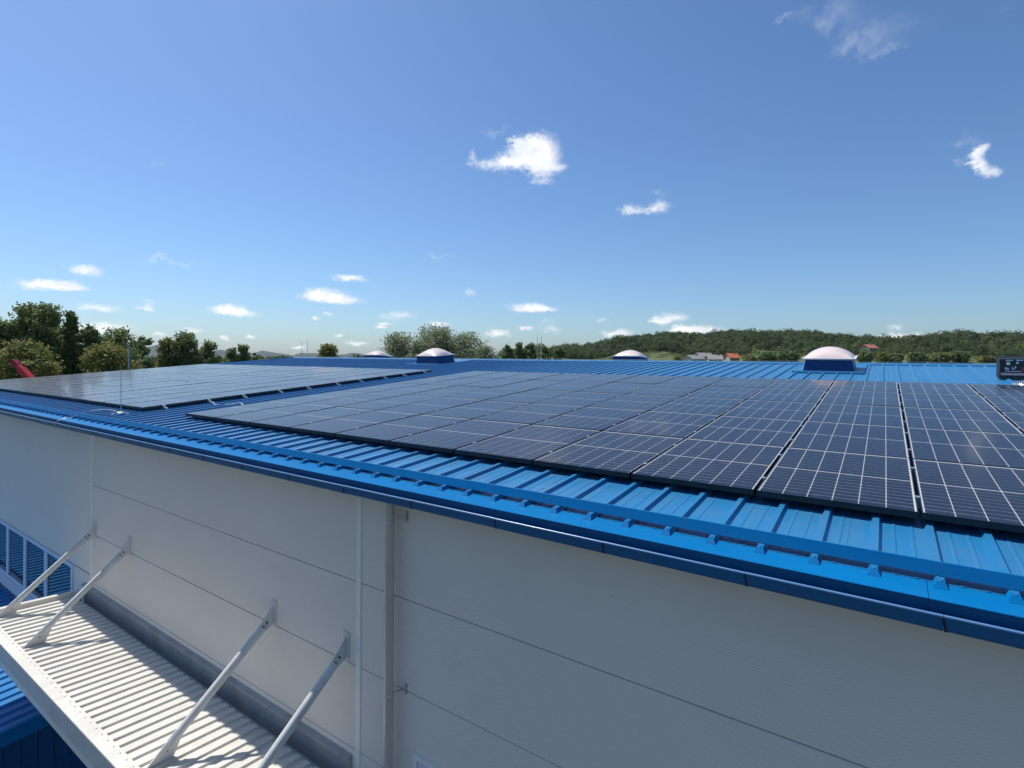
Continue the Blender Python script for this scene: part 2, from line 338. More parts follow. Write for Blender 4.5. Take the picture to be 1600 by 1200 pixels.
def empty(name, loc, parent=None):
    o = bpy.data.objects.new(name, None); COL.objects.link(o); o.empty_display_size = .2
    o.location = Vector(loc) - (wloc(parent) if parent else Vector((0, 0, 0))); o.parent = parent; return o
def tag(o, label=None, cat=None, group=None, kind=None):
    if label: o['label'] = label
    if cat: o['category'] = cat
    if group: o['group'] = group
    if kind: o['kind'] = kind
    return o
def copy_tree(o, parent=None):
    c = o.copy(); COL.objects.link(c); c.parent = parent
    for ch in o.children: copy_tree(ch, c)
    return c

# ------------------------------------------------------------------ terrain
GROUND = -9.0
def terrain_material():
    m = bpy.data.materials.new('meadow'); m.use_nodes = True; nt = m.node_tree; N = nt.nodes.new; L = nt.links.new
    b = nt.nodes['Principled BSDF']; b.inputs['Roughness'].default_value = .9
    g = N('ShaderNodeNewGeometry'); v = N('ShaderNodeTexVoronoi'); v.inputs['Scale'].default_value = .006; L(g.outputs['Position'], v.inputs['Vector'])
    n = N('ShaderNodeTexNoise'); n.inputs['Scale'].default_value = .05; n.inputs['Detail'].default_value = 6; L(g.outputs['Position'], n.inputs['Vector'])
    r = N('ShaderNodeValToRGB'); r.color_ramp.elements[0].color = (.085, .120, .032, 1); r.color_ramp.elements[1].color = (.155, .190, .055, 1)
    L(v.outputs['Color'], r.inputs[0])
    x = N('ShaderNodeMix'); x.data_type = 'RGBA'; x.blend_type = 'MULTIPLY'; x.inputs[0].default_value = .6; L(r.outputs[0], x.inputs[6])
    r2 = N('ShaderNodeValToRGB'); r2.color_ramp.elements[0].color = (.6, .6, .55, 1); L(n.outputs['Fac'], r2.inputs[0]); L(r2.outputs[0], x.inputs[7])
    L(x.outputs[2], b.inputs['Base Color']); MAT['meadow'] = m
terrain_material()
g = MB(); g.box(-6000, 6000, -6000, 6000, GROUND - 2, GROUND); tag(g.build('ground', 'meadow'), 'flat green meadow land around the factory', kind='structure')

y_ = MB(); y_.box(-70, 50, -60, 60, GROUND - .3, GROUND + .004); tag(y_.build('yard', 'asphalt'), 'unseen grey asphalt yard added round the factory to cut green bounce light', kind='structure')  # out of view; put in to reduce green bounce onto the wall

def lerp_list(L, x):
    if x <= L[0][0]: return L[0][1]
    for (a, b), (c, d) in zip(L, L[1:]):
        if x <= c: return b + (d - b) * (x - a) / (c - a)
    return L[-1][1]
RFOOT, RTOP, REND = 420.0, 900.0, 1700.0
TREE_H = 11.0
def hill_h(az, rad):
    e = lerp_list(HILL, az); e = .040 + (e - .040) * 1.35
    fade = min(1, max(0, (az + .72) / .10)) * min(1, max(0, (.62 - az) / .25))
    top = (RTOP * math.tan(e) - TREE_H - GROUND) * fade
    if rad < RFOOT: return GROUND - 1 + 7.0 * fade * max(0, (rad - 250) / (RFOOT - 250))
    if rad < RTOP:
        t = (rad - RFOOT) / (RTOP - RFOOT); s = t ** .85
        return GROUND - 1 + 7.0 * fade + (top - 6 * fade) * s + 5.5 * math.sin(az * 31 + rad * .013) * math.sin(math.pi * t) * fade
    t = min(1, (rad - RTOP) / (REND - RTOP)); return GROUND - 1 + (top + 1) * (1 - t * t * (3 - 2 * t))
def polar(az, rad, z): return (math.sin(az) * rad, math.cos(az) * rad, z)
hm = MB(); hm.fix = False; NA, NR = 150, 34
azs = [-.80 + 1.5 * i / NA for i in range(NA + 1)]; rds = [250 + (REND - 250) * (j / NR) for j in range(NR + 1)]
hm.v = [polar(a, r, hill_h(a, r)) for a in azs for r in rds]
hm.f = [(i * (NR + 1) + j, i * (NR + 1) + j + 1, (i + 1) * (NR + 1) + j + 1, (i + 1) * (NR + 1) + j) for i in range(NA) for j in range(NR)]
tag(hm.build('hill', 'meadow', smooth=True), 'long low hill rising behind the factory', kind='structure')
# far range to the left, seen low between the trees
material('far_hill', (.050, .070, .055), .95, var=(.035, .052, .045), vscale=.01)
fm = MB(); fm.fix = False
FAR = [(-1.75, .002), (-1.45, .010), (-1.25, .012), (-1.19, .0140), (-1.15, .010), (-1.10, .005), (-1.04, .0045), (-1.00, .003), (-.95, .002), (-.6, .004), (-.3, .002)]
nn = 120
for i in range(nn + 1):
    a = -1.75 + 1.45 * i / nn; h = 3600 * lerp_list(FAR, a) + 8 * math.sin(a * 90) + 5 * math.sin(a * 211)
    for r, z in ((2600, GROUND - 3), (3100, GROUND + (h - GROUND) * .6), (3600, h), (4300, h * .5 + GROUND * .5), (5200, GROUND - 3)): fm.v.append(polar(a, r, z))
for i in range(nn):
    for j in range(4): fm.f.append((i * 5 + j, i * 5 + j + 1, (i + 1) * 5 + j + 1, (i + 1) * 5 + j))
tag(fm.build('distant_hills', 'far_hill', smooth=True), 'far wooded hills low on the horizon', kind='structure')

# ------------------------------------------------------------------ leaves and trees
def quads_mesh(name, V, mat):
    """V: (n,4,3) array of leaf quads -> mesh"""
    n = V.shape[0]; me = bpy.data.meshes.new(name)
    me.vertices.add(n * 4); me.vertices.foreach_set('co', V.reshape(-1).astype(np.float32))
    me.loops.add(n * 4); me.loops.foreach_set('vertex_index', np.arange(n * 4, dtype=np.int32))
    me.polygons.add(n); me.polygons.foreach_set('loop_start', np.arange(0, n * 4, 4, dtype=np.int32)); me.polygons.foreach_set('loop_total', np.full(n, 4, dtype=np.int32))
    me.materials.append(MAT[mat]); me.update(); me.validate(); return me
def leaf_quads(P, Nn, size):
    """P centres, Nn rough normals, size per leaf"""
    n = len(P); t = RNG.normal(size=(n, 3)); Nn = Nn + RNG.normal(scale=.55, size=(n, 3)); Nn /= np.linalg.norm(Nn, axis=1, keepdims=True) + 1e-9
    a = np.cross(Nn, t); a /= np.linalg.norm(a, axis=1, keepdims=True) + 1e-9; b = np.cross(Nn, a)
    s = (size * RNG.uniform(.6, 1.25, n))[:, None]
    return np.stack([P - a * s, P - b * s * .55, P + a * s, P + b * s * .55], axis=1)
def sphere_pts(n):
    v = RNG.normal(size=(n, 3)); return v / np.linalg.norm(v, axis=1, keepdims=True)
def make_tree(name, base, height, crown_r, crown_bottom, mat, label, group, leaves=7000, leaf=.16, clumps=34, shape='round', lean=0.0):
    """Tapered trunk, limbs that reach every clump, and a crown of leaf-sized faces gathered in clumps."""
    leaves = int(leaves * 1.6)
    base = Vector(base); root = empty(name, base); tag(root, label, 'tree', group)
    H = height; cb = H * crown_bottom
    cs = []; rs = []
    for k in range(clumps):
        u = (k + .5) / clumps; z = cb + (H - cb) * (u ** .9)
        t = (z - cb) / (H - cb)
        if shape == 'round': env = math.sin(math.pi * min(.97, .16 + .80 * t)) ** .75
        elif shape == 'cone': env = max(.08, (1 - t) ** .75)
        else: env = .35 + .65 * math.sin(math.pi * min(.95, .1 + .78 * t))
        ang = k * 2.39996 + random.uniform(-.5, .5); rr = .82 * crown_r * env * math.sqrt(random.uniform(.05, 1.0))
        c = (math.cos(ang) * rr + lean * t, math.sin(ang) * rr, z + random.uniform(-.3, .3))
        r = crown_r * random.uniform(.30, .50) * (.60 + .40 * env); cs.append(c); rs.append(r)
    cs = np.array(cs); rs = np.array(rs); cs[:, 2] = np.minimum(cs[:, 2], H - rs * .75)
    tr = MB(); n = 9
    tr.tube([base + Vector((lean * .5 * (i / n) ** 2 + .06 * math.sin(i * 1.7), .06 * math.cos(i * 2.1), H * .90 * i / n)) for i in range(n + 1)],
            [max(.03, H * .017 * (1 - .9 * i / n)) * (1.35 if i == 0 else 1) for i in range(n + 1)], 9)
    for c, r in list(zip(cs, rs))[::2]:
        z0 = max(cb * .75, c[2] - crown_r * .9) ; p0 = base + Vector((lean * .5 * (z0 / H) ** 2, 0, z0)); p1 = base + Vector(c); mid = (p0 + p1) / 2 + Vector((0, 0, .10 * (p1 - p0).length))
        tr.tube([p0, mid, p1], [H * .0065, H * .004, .012], 6)
    tr.build('trunk', 'bark', root, smooth=True)
    w = rs ** 2; w = w / w.sum(); idx = RNG.choice(clumps, leaves, p=w)
    d = sphere_pts(leaves); rad = RNG.uniform(.45, 1.0, leaves) ** .5 * (1 + .16 * RNG.normal(size=leaves))
    P = cs[idx] + d * (rs[idx] * rad)[:, None] * np.array([1, 1, .85])
    ns = leaves // 4; si = RNG.choice(leaves, ns, replace=False)          # sprigs that break the outline
    sd = sphere_pts(clumps * 14); sd[:, 2] = np.abs(sd[:, 2]) * .9 + .1 * sd[:, 2]; pick = RNG.integers(0, 14, ns) + idx[si] * 14
    P[si] = cs[idx[si]] + sd[pick] * (rs[idx[si]] * RNG.uniform(.7, 1.5, ns))[:, None] + RNG.normal(scale=.09, size=(ns, 3)) * rs[idx[si]][:, None]
    P[:, 2] = np.minimum(P[:, 2], H * 1.03)
    V = leaf_quads(P, d + np.array([0, 0, .35]), np.full(leaves, leaf))
    ob = bpy.data.objects.new('crown', quads_mesh('crown', V, mat)); COL.objects.link(ob); ob.parent = root
    return root
def tree_px(name, px, top, d, wpx, mat, label, group, **k):
    """tree whose axis stands d metres ahead in column px, top and width given in photograph pixels at that distance"""
    p = at(px, top, d); H = p.z - GROUND
    return make_tree(name, (p.x, p.y, GROUND), H, wpx / 2 * d / FPX, k.pop('cb', .30), mat, label, group, **k)
GL = 'trees beyond the left end of the roof'
tree_px('broadleaf_tree', 2, 503, 43, 76, 'leaf_mid', 'bushy mid green tree cut by the left edge of the picture', GL, leaves=9000, leaf=.13)
tree_px('broadleaf_tree', 56, 477, 44, 68, 'leaf_mid', 'tallest tree of the left group, with an uneven feathery top', GL, leaves=14000, leaf=.12, clumps=46, shape='oval')
tree_px('poplar_tree', 110, 488, 45, 46, 'leaf_dark', 'slender pointed dark tree right of the tallest tree', GL, leaves=10000, leaf=.12, clumps=40, shape='cone', cb=.2)
tree_px('broadleaf_tree', 142, 513, 46, 58, 'leaf_dark', 'dark rounded tree between the slender tree and the olive bush', GL, leaves=8000, leaf=.12)
tree_px('broadleaf_tree', 184, 514, 50, 66, 'leaf_mid', 'open crowned tree behind the lightning rod', GL, leaves=6500, leaf=.12, clumps=30)
tree_px('broadleaf_tree', 222, 527, 54, 34, 'leaf_dark', 'small loose dark tree left of the gap showing far hills', GL, leaves=3200, leaf=.13, clumps=18, shape='oval')
tree_px('broadleaf_tree', 86, 508, 58, 70, 'leaf_mid', 'mid green tree filling the gap left of the slender dark tree', GL, leaves=7000, leaf=.15)
tree_px('broadleaf_tree', 160, 526, 60, 70, 'leaf_mid', 'lower mid green tree behind the low yellowish tree', GL, leaves=6000, leaf=.15)
tree_px('olive_bush', 38, 536, 38, 96, 'leaf_olive', 'yellowish green bushy tree beside the red boom', GL, leaves=9000, leaf=.12, cb=.42)
tree_px('olive_bush', 172, 541, 41, 92, 'leaf_olive', 'low yellowish bushy tree behind the two lightning rods', GL, leaves=8000, leaf=.12, cb=.45)
tree_px('broadleaf_tree', 262, 528, 60, 40, 'leaf_olive', 'light olive tree at the left of the clump before the far hills', GL, leaves=4500, leaf=.14)
tree_px('broadleaf_tree', 289, 521, 61, 62, 'leaf_dark', 'dark dome shaped tree, highest of the clump left of the verge', GL, leaves=8000, leaf=.14)
tree_px('broadleaf_tree', 324, 535, 63, 42, 'leaf_mid', 'medium tree right of the dark dome shaped tree', GL, leaves=5000, leaf=.14)
tree_px('broadleaf_tree', 359, 544, 70, 34, 'leaf_dark', 'small round tree, left of a touching pair', GL, leaves=3200, leaf=.16, clumps=20)
tree_px('broadleaf_tree', 380, 541, 72, 30, 'leaf_mid', 'small round tree, right of a touching pair', GL, leaves=3200, leaf=.16, clumps=20)
tree_px('broadleaf_tree', 397, 552, 76, 16, 'leaf_dark', 'tiny dark treetop peeping over the upper corner of the left panel field', GL, leaves=1200, leaf=.16, clumps=10)
GM = 'trees behind the ridge'
tree_px('broadleaf_tree', 513, 539, 72, 42, 'leaf_olive', 'single round tree standing alone behind the ridge', GM, leaves=4500, leaf=.17)
tree_px('willow_tree', 626, 524, 68, 92, 'leaf_willow', 'silvery willow left of the tallest willow, behind a skylight dome', GM, leaves=9000, leaf=.14)
tree_px('willow_tree', 682, 512, 70, 78, 'leaf_willow', 'tallest silvery willow rising behind the ridge skylight', GM, leaves=10000, leaf=.14, shape='oval')
tree_px('willow_tree', 726, 523, 69, 88, 'leaf_willow', 'broad silvery willow right of the tallest willow', GM, leaves=8000, leaf=.14)
tree_px('willow_shrub', 757, 543, 66, 46, 'leaf_willow', 'low grey green willow bush trailing right of the willows', GM, leaves=3500, leaf=.14, cb=.5)
tree_px('willow_shrub', 655, 533, 65, 44, 'leaf_willow', 'low grey green willow bush between the two left willows', GM, leaves=3500, leaf=.14, cb=.5)
for k, (px, top, w, lab) in enumerate([(792, 540, 26, 'dark green tree at the left end of the row left of the ridge rods'), (811, 537, 30, 'pointed dark green tree, second in the row left of the ridge rods'),
                                       (829, 537, 26, 'dark green tree, third in the row beside the ridge rods'), (850, 541, 28, 'dark green tree at the right end of the row behind the ridge rods'), (873, 544, 26, 'lowest dark green tree right of the ridge rods')]):
    tree_px('broadleaf_tree', px, top, 95, w, 'leaf_mid' if k % 2 else 'leaf_dark', lab, GM, leaves=3000, leaf=.22, clumps=20, shape='cone' if k == 1 else 'round')

# wood on the hill: crowns nobody could count, one object
def wood():
    parts = []
    n = 0; per = 120
    centres = []
    while n < 7200:
        az = random.uniform(-.62, .30); t = random.random() ** .8; rad = RFOOT + 20 + (RTOP + 40 - RFOOT - 20) * t
        mead = math.sin(az * 37 + 1.0) * .5 + math.sin(az * 83 + rad * .02) * .5
        if rad < RFOOT + 40 and mead > .62: continue
        r = random.uniform(2.4, 4.6) if random.random() < .7 else random.uniform(4.2, 6.2) * (1.0 if rad > 520 else .7); h = hill_h(az, rad)
        centres.append((*polar(az, rad, h + r * random.uniform(.55, 1.1) + (1.2 if random.random() < .2 else 0)), r)); n += 1
    C = np.array(centres); N = len(C)
    idx = np.repeat(np.arange(N), per); d = sphere_pts(N * per); d[:, 2] = np.abs(d[:, 2]) * 1.1 - .25 * (RNG.random(N * per) < .4)
    lump = 1 + .22 * np.sin(d[:, 0] * 5 + idx) * np.sin(d[:, 1] * 5 + idx * 1.7)
    P = C[idx, :3] + d * (C[idx, 3] * lump * RNG.uniform(.8, 1.05, N * per))[:, None]
    V = leaf_quads(P, d * 1.8 + np.array([0, 0, .5]), C[idx, 3] * .19)
    ob = bpy.data.objects.new('wood', quads_mesh('wood', V, 'leaf_wood')); COL.objects.link(ob)
    tag(ob, 'dense green wood covering the hillside behind the roof', 'wood', kind='stuff')
wood()
def far_wood():
    C = []
    for _ in range(1500):
        az = random.uniform(-1.55, -.55); rad = random.uniform(150, 420); r = random.uniform(2.6, 4.4)
        C.append((*polar(az, rad, GROUND + r * random.uniform(.6, 1.1)), r))
    C = np.array(C); per = 60; N = len(C); idx = np.repeat(np.arange(N), per); d = sphere_pts(N * per); d[:, 2] = np.abs(d[:, 2])
    P = C[idx, :3] + d * (C[idx, 3] * RNG.uniform(.75, 1.05, N * per))[:, None]
    ob = bpy.data.objects.new('far_wood', quads_mesh('far_wood', leaf_quads(P, d * 1.8, C[idx, 3] * .28), 'leaf_wood')); COL.objects.link(ob)
    tag(ob, 'low distant wood between and behind the trees at the left', 'wood', kind='stuff')
far_wood()
# single trees at the foot of the hill, on the meadow
GF = 'trees on the meadow below the wooded hill'
FT = [(1352, 549, 22, 'leaf_mid', 'round tree on the meadow just below the red roofed house'), (1378, 552, 18, 'leaf_olive', 'small light tree on the meadow right of the red roofed house'),
      (1400, 553, 24, 'leaf_mid', 'broad low tree left of the bright meadow strip'), (1434, 551, 26, 'leaf_dark', 'dark bushy tree right of the bright meadow strip'),
      (1468, 552, 30, 'leaf_mid', 'wide low bush in the middle of the meadow edge'), (1498, 550, 30, 'leaf_dark', 'dark round tree left of the rust coloured bush'),
      (1540, 557, 28, 'leaf_olive', 'rust tinged low bush left of the black carton'), (1062, 557, 26, 'leaf_olive', 'low olive bush left of the grey roofed houses'),
      (1172, 557, 26, 'leaf_olive', 'low yellowish bush right of the orange roofed house'), (1200, 551, 34, 'leaf_dark', 'large dark tree right of the orange roofed house'),
      (1232, 549, 34, 'leaf_dark', 'large dark tree touching the left side of the big skylight dome')]
for px, top, w, m_, lab in FT:
    d = 330.0; p = at(px, top, d); az = math.atan2(p.x, p.y); gz = hill_h(az, math.hypot(p.x, p.y)); gz = min(gz, p.z - 4)
    make_tree('meadow_tree', (p.x, p.y, gz), p.z - gz, w / 2 * d / FPX, .12, m_, lab, GF, leaves=1500, leaf=.75, clumps=18)

# far houses
def house(name, px, py, d, w, dep, wall_h, roof_h, mat, label, yaw=.25):
    """px, py: middle of the eaves line in the photograph"""
    p = at(px, py, d); base = p.z - wall_h; root = empty(name, (p.x, p.y, base)); tag(root, label, 'house', 'houses at the foot of the hill')
    X = Vector((math.cos(yaw + YAW), math.sin(yaw + YAW), 0)); Y = Vector((-X.y, X.x, 0)); Z = Vector((0, 0, 1)); O = Vector((p.x, p.y, base))
    q = lambda a, b, c: O + X * a + Y * b + Z * c
    m = MB(); m.prism([q(-w / 2, 0, -3), q(-w / 2, dep, -3), q(-w / 2, dep, wall_h), q(-w / 2, dep / 2, wall_h + roof_h), q(-w / 2, 0, wall_h)],
                      [q(w / 2, 0, -3), q(w / 2, dep, -3), q(w / 2, dep, wall_h), q(w / 2, dep / 2, wall_h + roof_h), q(w / 2, 0, wall_h)]); m.build('wall', 'house_wall', root)
    rf = MB(); e = .6
    for s in (0, 1):
        y0 = -e if s == 0 else dep + e; z0 = wall_h - e * roof_h / (dep / 2)
        rf.hexa([q(-w / 2 - e, y0, z0 + .1), q(w / 2 + e, y0, z0 + .1), q(w / 2 + e, dep / 2, wall_h + roof_h + .1), q(-w / 2 - e, dep / 2, wall_h + roof_h + .1),
                 q(-w / 2 - e, y0, z0 + .4), q(w / 2 + e, y0, z0 + .4), q(w / 2 + e, dep / 2, wall_h + roof_h + .4), q(-w / 2 - e, dep / 2, wall_h + roof_h + .4)])
    ro = rf.build('roof', mat, root)
    c = MB(); o = q(w * .22, dep / 2, 0); c.box(o.x - .4, o.x + .4, o.y - .4, o.y + .4, base + wall_h + roof_h - .6, base + wall_h + roof_h + 1.1); c.build('chimney', 'house_timber', ro)
    for k in range(3):
        a = (-.32 + .32 * k) * w; f = MB(); f.prism([q(a - .6, -.06, wall_h * .35), q(a + .6, -.06, wall_h * .35), q(a + .6, -.06, wall_h * .8), q(a - .6, -.06, wall_h * .8)],
                                                       [q(a - .6, .05, wall_h * .35), q(a + .6, .05, wall_h * .35), q(a + .6, .05, wall_h * .8), q(a - .6, .05, wall_h * .8)]); f.build('window', 'pane_dark', root)
    return root
house('farmhouse', 1092, 561, 300, 9, 8, 2.4, 1.9, 'tile_grey', 'leftmost low grey roofed farmhouse at the foot of the hill', .5)
house('farmhouse', 1106, 557.5, 310, 8.5, 8, 2.6, 2.0, 'tile_grey', 'highest grey roofed farmhouse, in the middle of the three', .35)
house('farmhouse', 1118, 561.5, 298, 7, 7, 2.4, 2.2, 'tile_grey', 'grey roofed farmhouse nearest the orange roofed house', -.2)
house('farmhouse', 1148, 559, 305, 5.6, 6, 2.6, 2.2, 'tile_orange', 'small house with a bright orange tiled roof', .15)
house('farmhouse', 1366, 544, 420, 9, 9, 3.0, 2.6, 'tile_red', 'house with a pale red roof set high in the trees right of the big dome', .3)

# ------------------------------------------------------------------ the factory: roof frame of reference
SL = R(4.2); TS = math.tan(SL); CS = math.cos(SL); SN = math.sin(SL)
PAN0 = -1.6244                                  # height of the roof pan over y = 0 (camera height = 0)
def rp(x, s, h=0.0):                            # x along the eave, s up the slope, h above the pan
    return Vector((x, s * CS - h * SN, PAN0 + s * SN + h * CS))
def s_of(y, h=0.0): return (y + h * SN) / CS
XL, XR = -29.6, 14.0                            # ends of the building
YW = 4.12                                       # front wall face
Y_EAVE, Y_END, Y_RIDGE = 3.845, 4.078, 19.6
S_END, S_RIDGE = s_of(Y_END), s_of(Y_RIDGE)
Z_RIDGE = PAN0 + Y_RIDGE * TS
Y_BACK = 2 * Y_RIDGE - YW
bld = empty('factory_building', (-8, YW, GROUND))
tag(bld, 'grey factory hall with a low blue ribbed metal roof and blue gutter', 'building')

# walls: a dark core behind separate horizontal panels, so that the joints are recessed
core = MB()
core.box(XL + .12, XR - .12, YW + .06, Y_BACK - .06, GROUND - .5, -1.62)
zr = Z_RIDGE - .12
core.prism([(XL + .12, YW + .06, -1.62), (XL + .12, Y_BACK - .06, -1.62), (XL + .12, Y_RIDGE, zr)], [(XR - .12, YW + .06, -1.62), (XR - .12, Y_BACK - .06, -1.62), (XR - .12, Y_RIDGE, zr)])
wall = core.build('wall', 'wall_core', bld)
for (x0, x1) in ((XL, XL + .11), (XR - .11, XR)):
    e = MB(); e.prism([(x0, YW + .1, GROUND), (x0, Y_BACK, GROUND), (x0, Y_BACK, -1.5), (x0, Y_RIDGE, zr), (x0, YW + .1, -1.5)],
                      [(x1, YW + .1, GROUND), (x1, Y_BACK, GROUND), (x1, Y_BACK, -1.5), (x1, Y_RIDGE, zr), (x1, YW + .1, -1.5)]); e.build('end_wall', 'wall_grey', wall)
e = MB(); e.box(XL + .11, XR - .11, Y_BACK - .05, Y_BACK, GROUND, -1.5); e.build('back_wall', 'wall_grey', wall)
BAYS = [XL + .115, -20.97, -12.96, -4.95, 3.06, XR - .115]
ZJ = [-1.45, -2.605, -3.575, -4.545, -5.515, -6.485, -7.455, -8.425, GROUND]
WIN = (-19.75, -13.98, -5.72, -4.42)            # x0 x1 z0 z1 of the ribbon window
def wall_piece(x0, x1, z0, z1):
    b = .006; m = MB()
    m.prism([(x0, YW + .055, z0 + .001), (x0, YW + b, z0 + .001), (x0, YW, z0 + b), (x0, YW, z1 - b), (x0, YW + b, z1 - .001), (x0, YW + .055, z1 - .001)],
            [(x1, YW + .055, z0 + .001), (x1, YW + b, z0 + .001), (x1, YW, z0 + b), (x1, YW, z1 - b), (x1, YW + b, z1 - .001), (x1, YW + .055, z1 - .001)])
    m.build('wall_panel', 'wall_grey', wall)
gj = .003
for i in range(5):
    zj = ZJ if i > 1 else [ZJ[0], -4.40, ZJ[-1]]
    for j in range(len(zj) - 1):
        x0, x1, z1, z0 = BAYS[i] + .006, BAYS[i + 1] - .006, zj[j] - gj, zj[j + 1] + gj
        cuts = [(x0, x1, z0, z1)]
        if i == 1 and z0 < WIN[3] and z1 > WIN[2]:
            cuts = []
            if z1 > WIN[3]: cuts.append((x0, x1, WIN[3], z1))
            if z0 < WIN[2]: cuts.append((x0, x1, z0, WIN[2]))
            za, zb = max(z0, WIN[2]), min(z1, WIN[3]); cuts.append((x0, WIN[0], za, zb)); cuts.append((WIN[1], x1, za, zb))
        for c in cuts:
            if c[3] - c[2] > .03 and c[1] - c[0] > .03: wall_piece(*c)
for x in BAYS[1:-1]:
    m = MB(); m.prism([(x - .045, YW - .001, -1.46), (x - .035, YW - .014, -1.46), (x + .035, YW - .014, -1.46), (x + .045, YW - .001, -1.46)],
                      [(x - .045, YW - .001, GROUND), (x - .035, YW - .014, GROUND), (x + .035, YW - .014, GROUND), (x + .045, YW - .001, GROUND)])
    m.build('cover_strip', 'strip_grey', wall)
# ribbon window left of the canopy
win = empty('window', (WIN[0], YW, WIN[2]), bld); win['label'] = 'ribbon window with pale frames, its panes mirroring the blue roof'
m = MB(); m.box(WIN[0], WIN[1], YW + .03, YW + .055, WIN[2], WIN[3]); m.build('dark_backing', 'room_dark', win)  # dark sheet painted for the gloom of the room behind the panes
mull = [WIN[0], -18.55, -17.13, -15.62, WIN[1]]
fr = MB(); t = .055
fr.box(WIN[0] - .03, WIN[1] + .03, YW - .03, YW + .029, WIN[3] - t, WIN[3] + .02); fr.box(WIN[0] - .03, WIN[1] + .03, YW - .03, YW + .029, WIN[2] - .02, WIN[2] + t)
for k, x in enumerate(mull):
    w = .05 if k in (0, 4) else .09
    fr.box(max(x - w, WIN[0] - .03), min(x + w, WIN[1] + .03), YW - .028, YW + .029, WIN[2] + t + .001, WIN[3] - t - .001)
fr.build('frame', 'window_frame', win)
for a, b in zip(mull, mull[1:]):
    m = MB(); m.face([(a + .06, YW - .004, WIN[2] + t), (b - .06, YW - .004, WIN[2] + t), (b - .06, YW - .004, WIN[3] - t), (a + .06, YW - .004, WIN[3] - t)]); m.fix = False; m.build('pane', 'window_glass', win)
m = MB(); m.prism([(WIN[0] - .06, YW - .001, WIN[2] - .03), (WIN[0] - .06, YW - .16, WIN[2] - .06), (WIN[0] - .06, YW - .16, WIN[2] - .10), (WIN[0] - .06, YW - .001, WIN[2] - .10)],
                  [(WIN[1] + .06, YW - .001, WIN[2] - .03), (WIN[1] + .06, YW - .16, WIN[2] - .06), (WIN[1] + .06, YW - .16, WIN[2] - .10), (WIN[1] + .06, YW - .001, WIN[2] - .10)]); m.build('sill', 'window_frame', win)
# small vent window low on the wall right of the pipe
vx0, vx1, vz = -4.05, -3.45, -4.17
vw = empty('vent_window', (vx0, YW, vz - .7), bld); vw['label'] = 'small framed wall opening right of the downpipe, cut by the bottom edge'
m = MB()
for (a, b, c, d) in ((vx0, vx1, vz - .05, vz), (vx0, vx1, vz - .70, vz - .65), (vx0, vx0 + .05, vz - .649, vz - .051), (vx1 - .05, vx1, vz - .649, vz - .051)): m.box(a, b, YW - .03, YW - .001, c, d)
m.build('frame', 'strip_grey', vw)
m = MB(); m.box(vx0 + .051, vx1 - .051, YW - .012, YW - .002, vz - .648, vz - .052); m.build('pane', 'window_frame', vw)

# downpipe
dp = empty('downpipe', (-4.34, 4.02, GROUND), bld); PXX, PYY = -4.345, 4.015
m = MB(); m.tube([(PXX, PYY, -1.47), (PXX, PYY, GROUND)], .054, 20); m.build('pipe', 'pipe_grey', dp, smooth=True)
for z in (-1.78, -3.62, -5.6, -7.6):
    m = MB(); m.tube([(PXX, PYY, z - .022), (PXX, PYY, z - .015), (PXX, PYY, z + .015), (PXX, PYY, z + .022)], [.055, .059, .059, .055], 20); m.build('sleeve', 'pipe_grey', dp, smooth=True)
    m = MB(); m.bar((PXX + .04, PYY, z + .04), (PXX + .16, YW - .012, z + .075), .008, .012); m.box(PXX + .150, PXX + .172, YW - .018, YW - .002, z + .02, z + .13); m.build('bracket', 'galvanised', dp)

# roof: slab, then sheets a metre wide with three ribs each
RIB = .325; RIB_PHASE = -.035 - .015
rf = MB()
ya, yb = Y_END + .02, 2 * Y_RIDGE - Y_END - .02
za = PAN0 + ya * TS
ya = 4.20; za = PAN0 + ya * TS; yb = 2 * Y_RIDGE - ya
rf.prism([(XL + .01, ya, za - .10), (XL + .01, ya, za - .012), (XL + .01, Y_RIDGE, Z_RIDGE - .012), (XL + .01, yb, za - .012), (XL + .01, yb, za - .10), (XL + .01, Y_RIDGE, Z_RIDGE - .10)],
         [(XR - .01, ya, za - .10), (XR - .01, ya, za - .012), (XR - .01, Y_RIDGE, Z_RIDGE - .012), (XR - .01, yb, za - .012), (XR - .01, yb, za - .10), (XR - .01, Y_RIDGE, Z_RIDGE - .10)])
roof = rf.build('roof', 'blue_roof', bld)
def rib_profile(x0, n):
    """cross profile of n rib bays starting half a bay left of a rib: list of (x, h)"""
    out = []
    for k in range(n):
        c = x0 + (k + .5) * RIB
        if k == 0: out.append((x0, 0))
        out += [(c - .036, 0), (c - .019, .033), (c + .019, .033), (c + .036, 0)]
        for q in (.108, .216):
            g_ = c + q; out += [(g_ - .013, 0), (g_ - .008, .0035), (g_ + .008, .0035), (g_ + .013, 0)] if g_ + .013 < x0 + n * RIB else []
        out.append((x0 + (k + 1) * RIB, 0))
    seen = sorted(set((round(a, 5), h) for a, h in out)); return seen
n0 = math.ceil((XL - (RIB_PHASE - RIB / 2)) / (3 * RIB)); xs = RIB_PHASE - RIB / 2 + n0 * 3 * RIB; k = 0
DOME1, DOME2 = (-1.27, 17.55), (-16.35, 17.75)
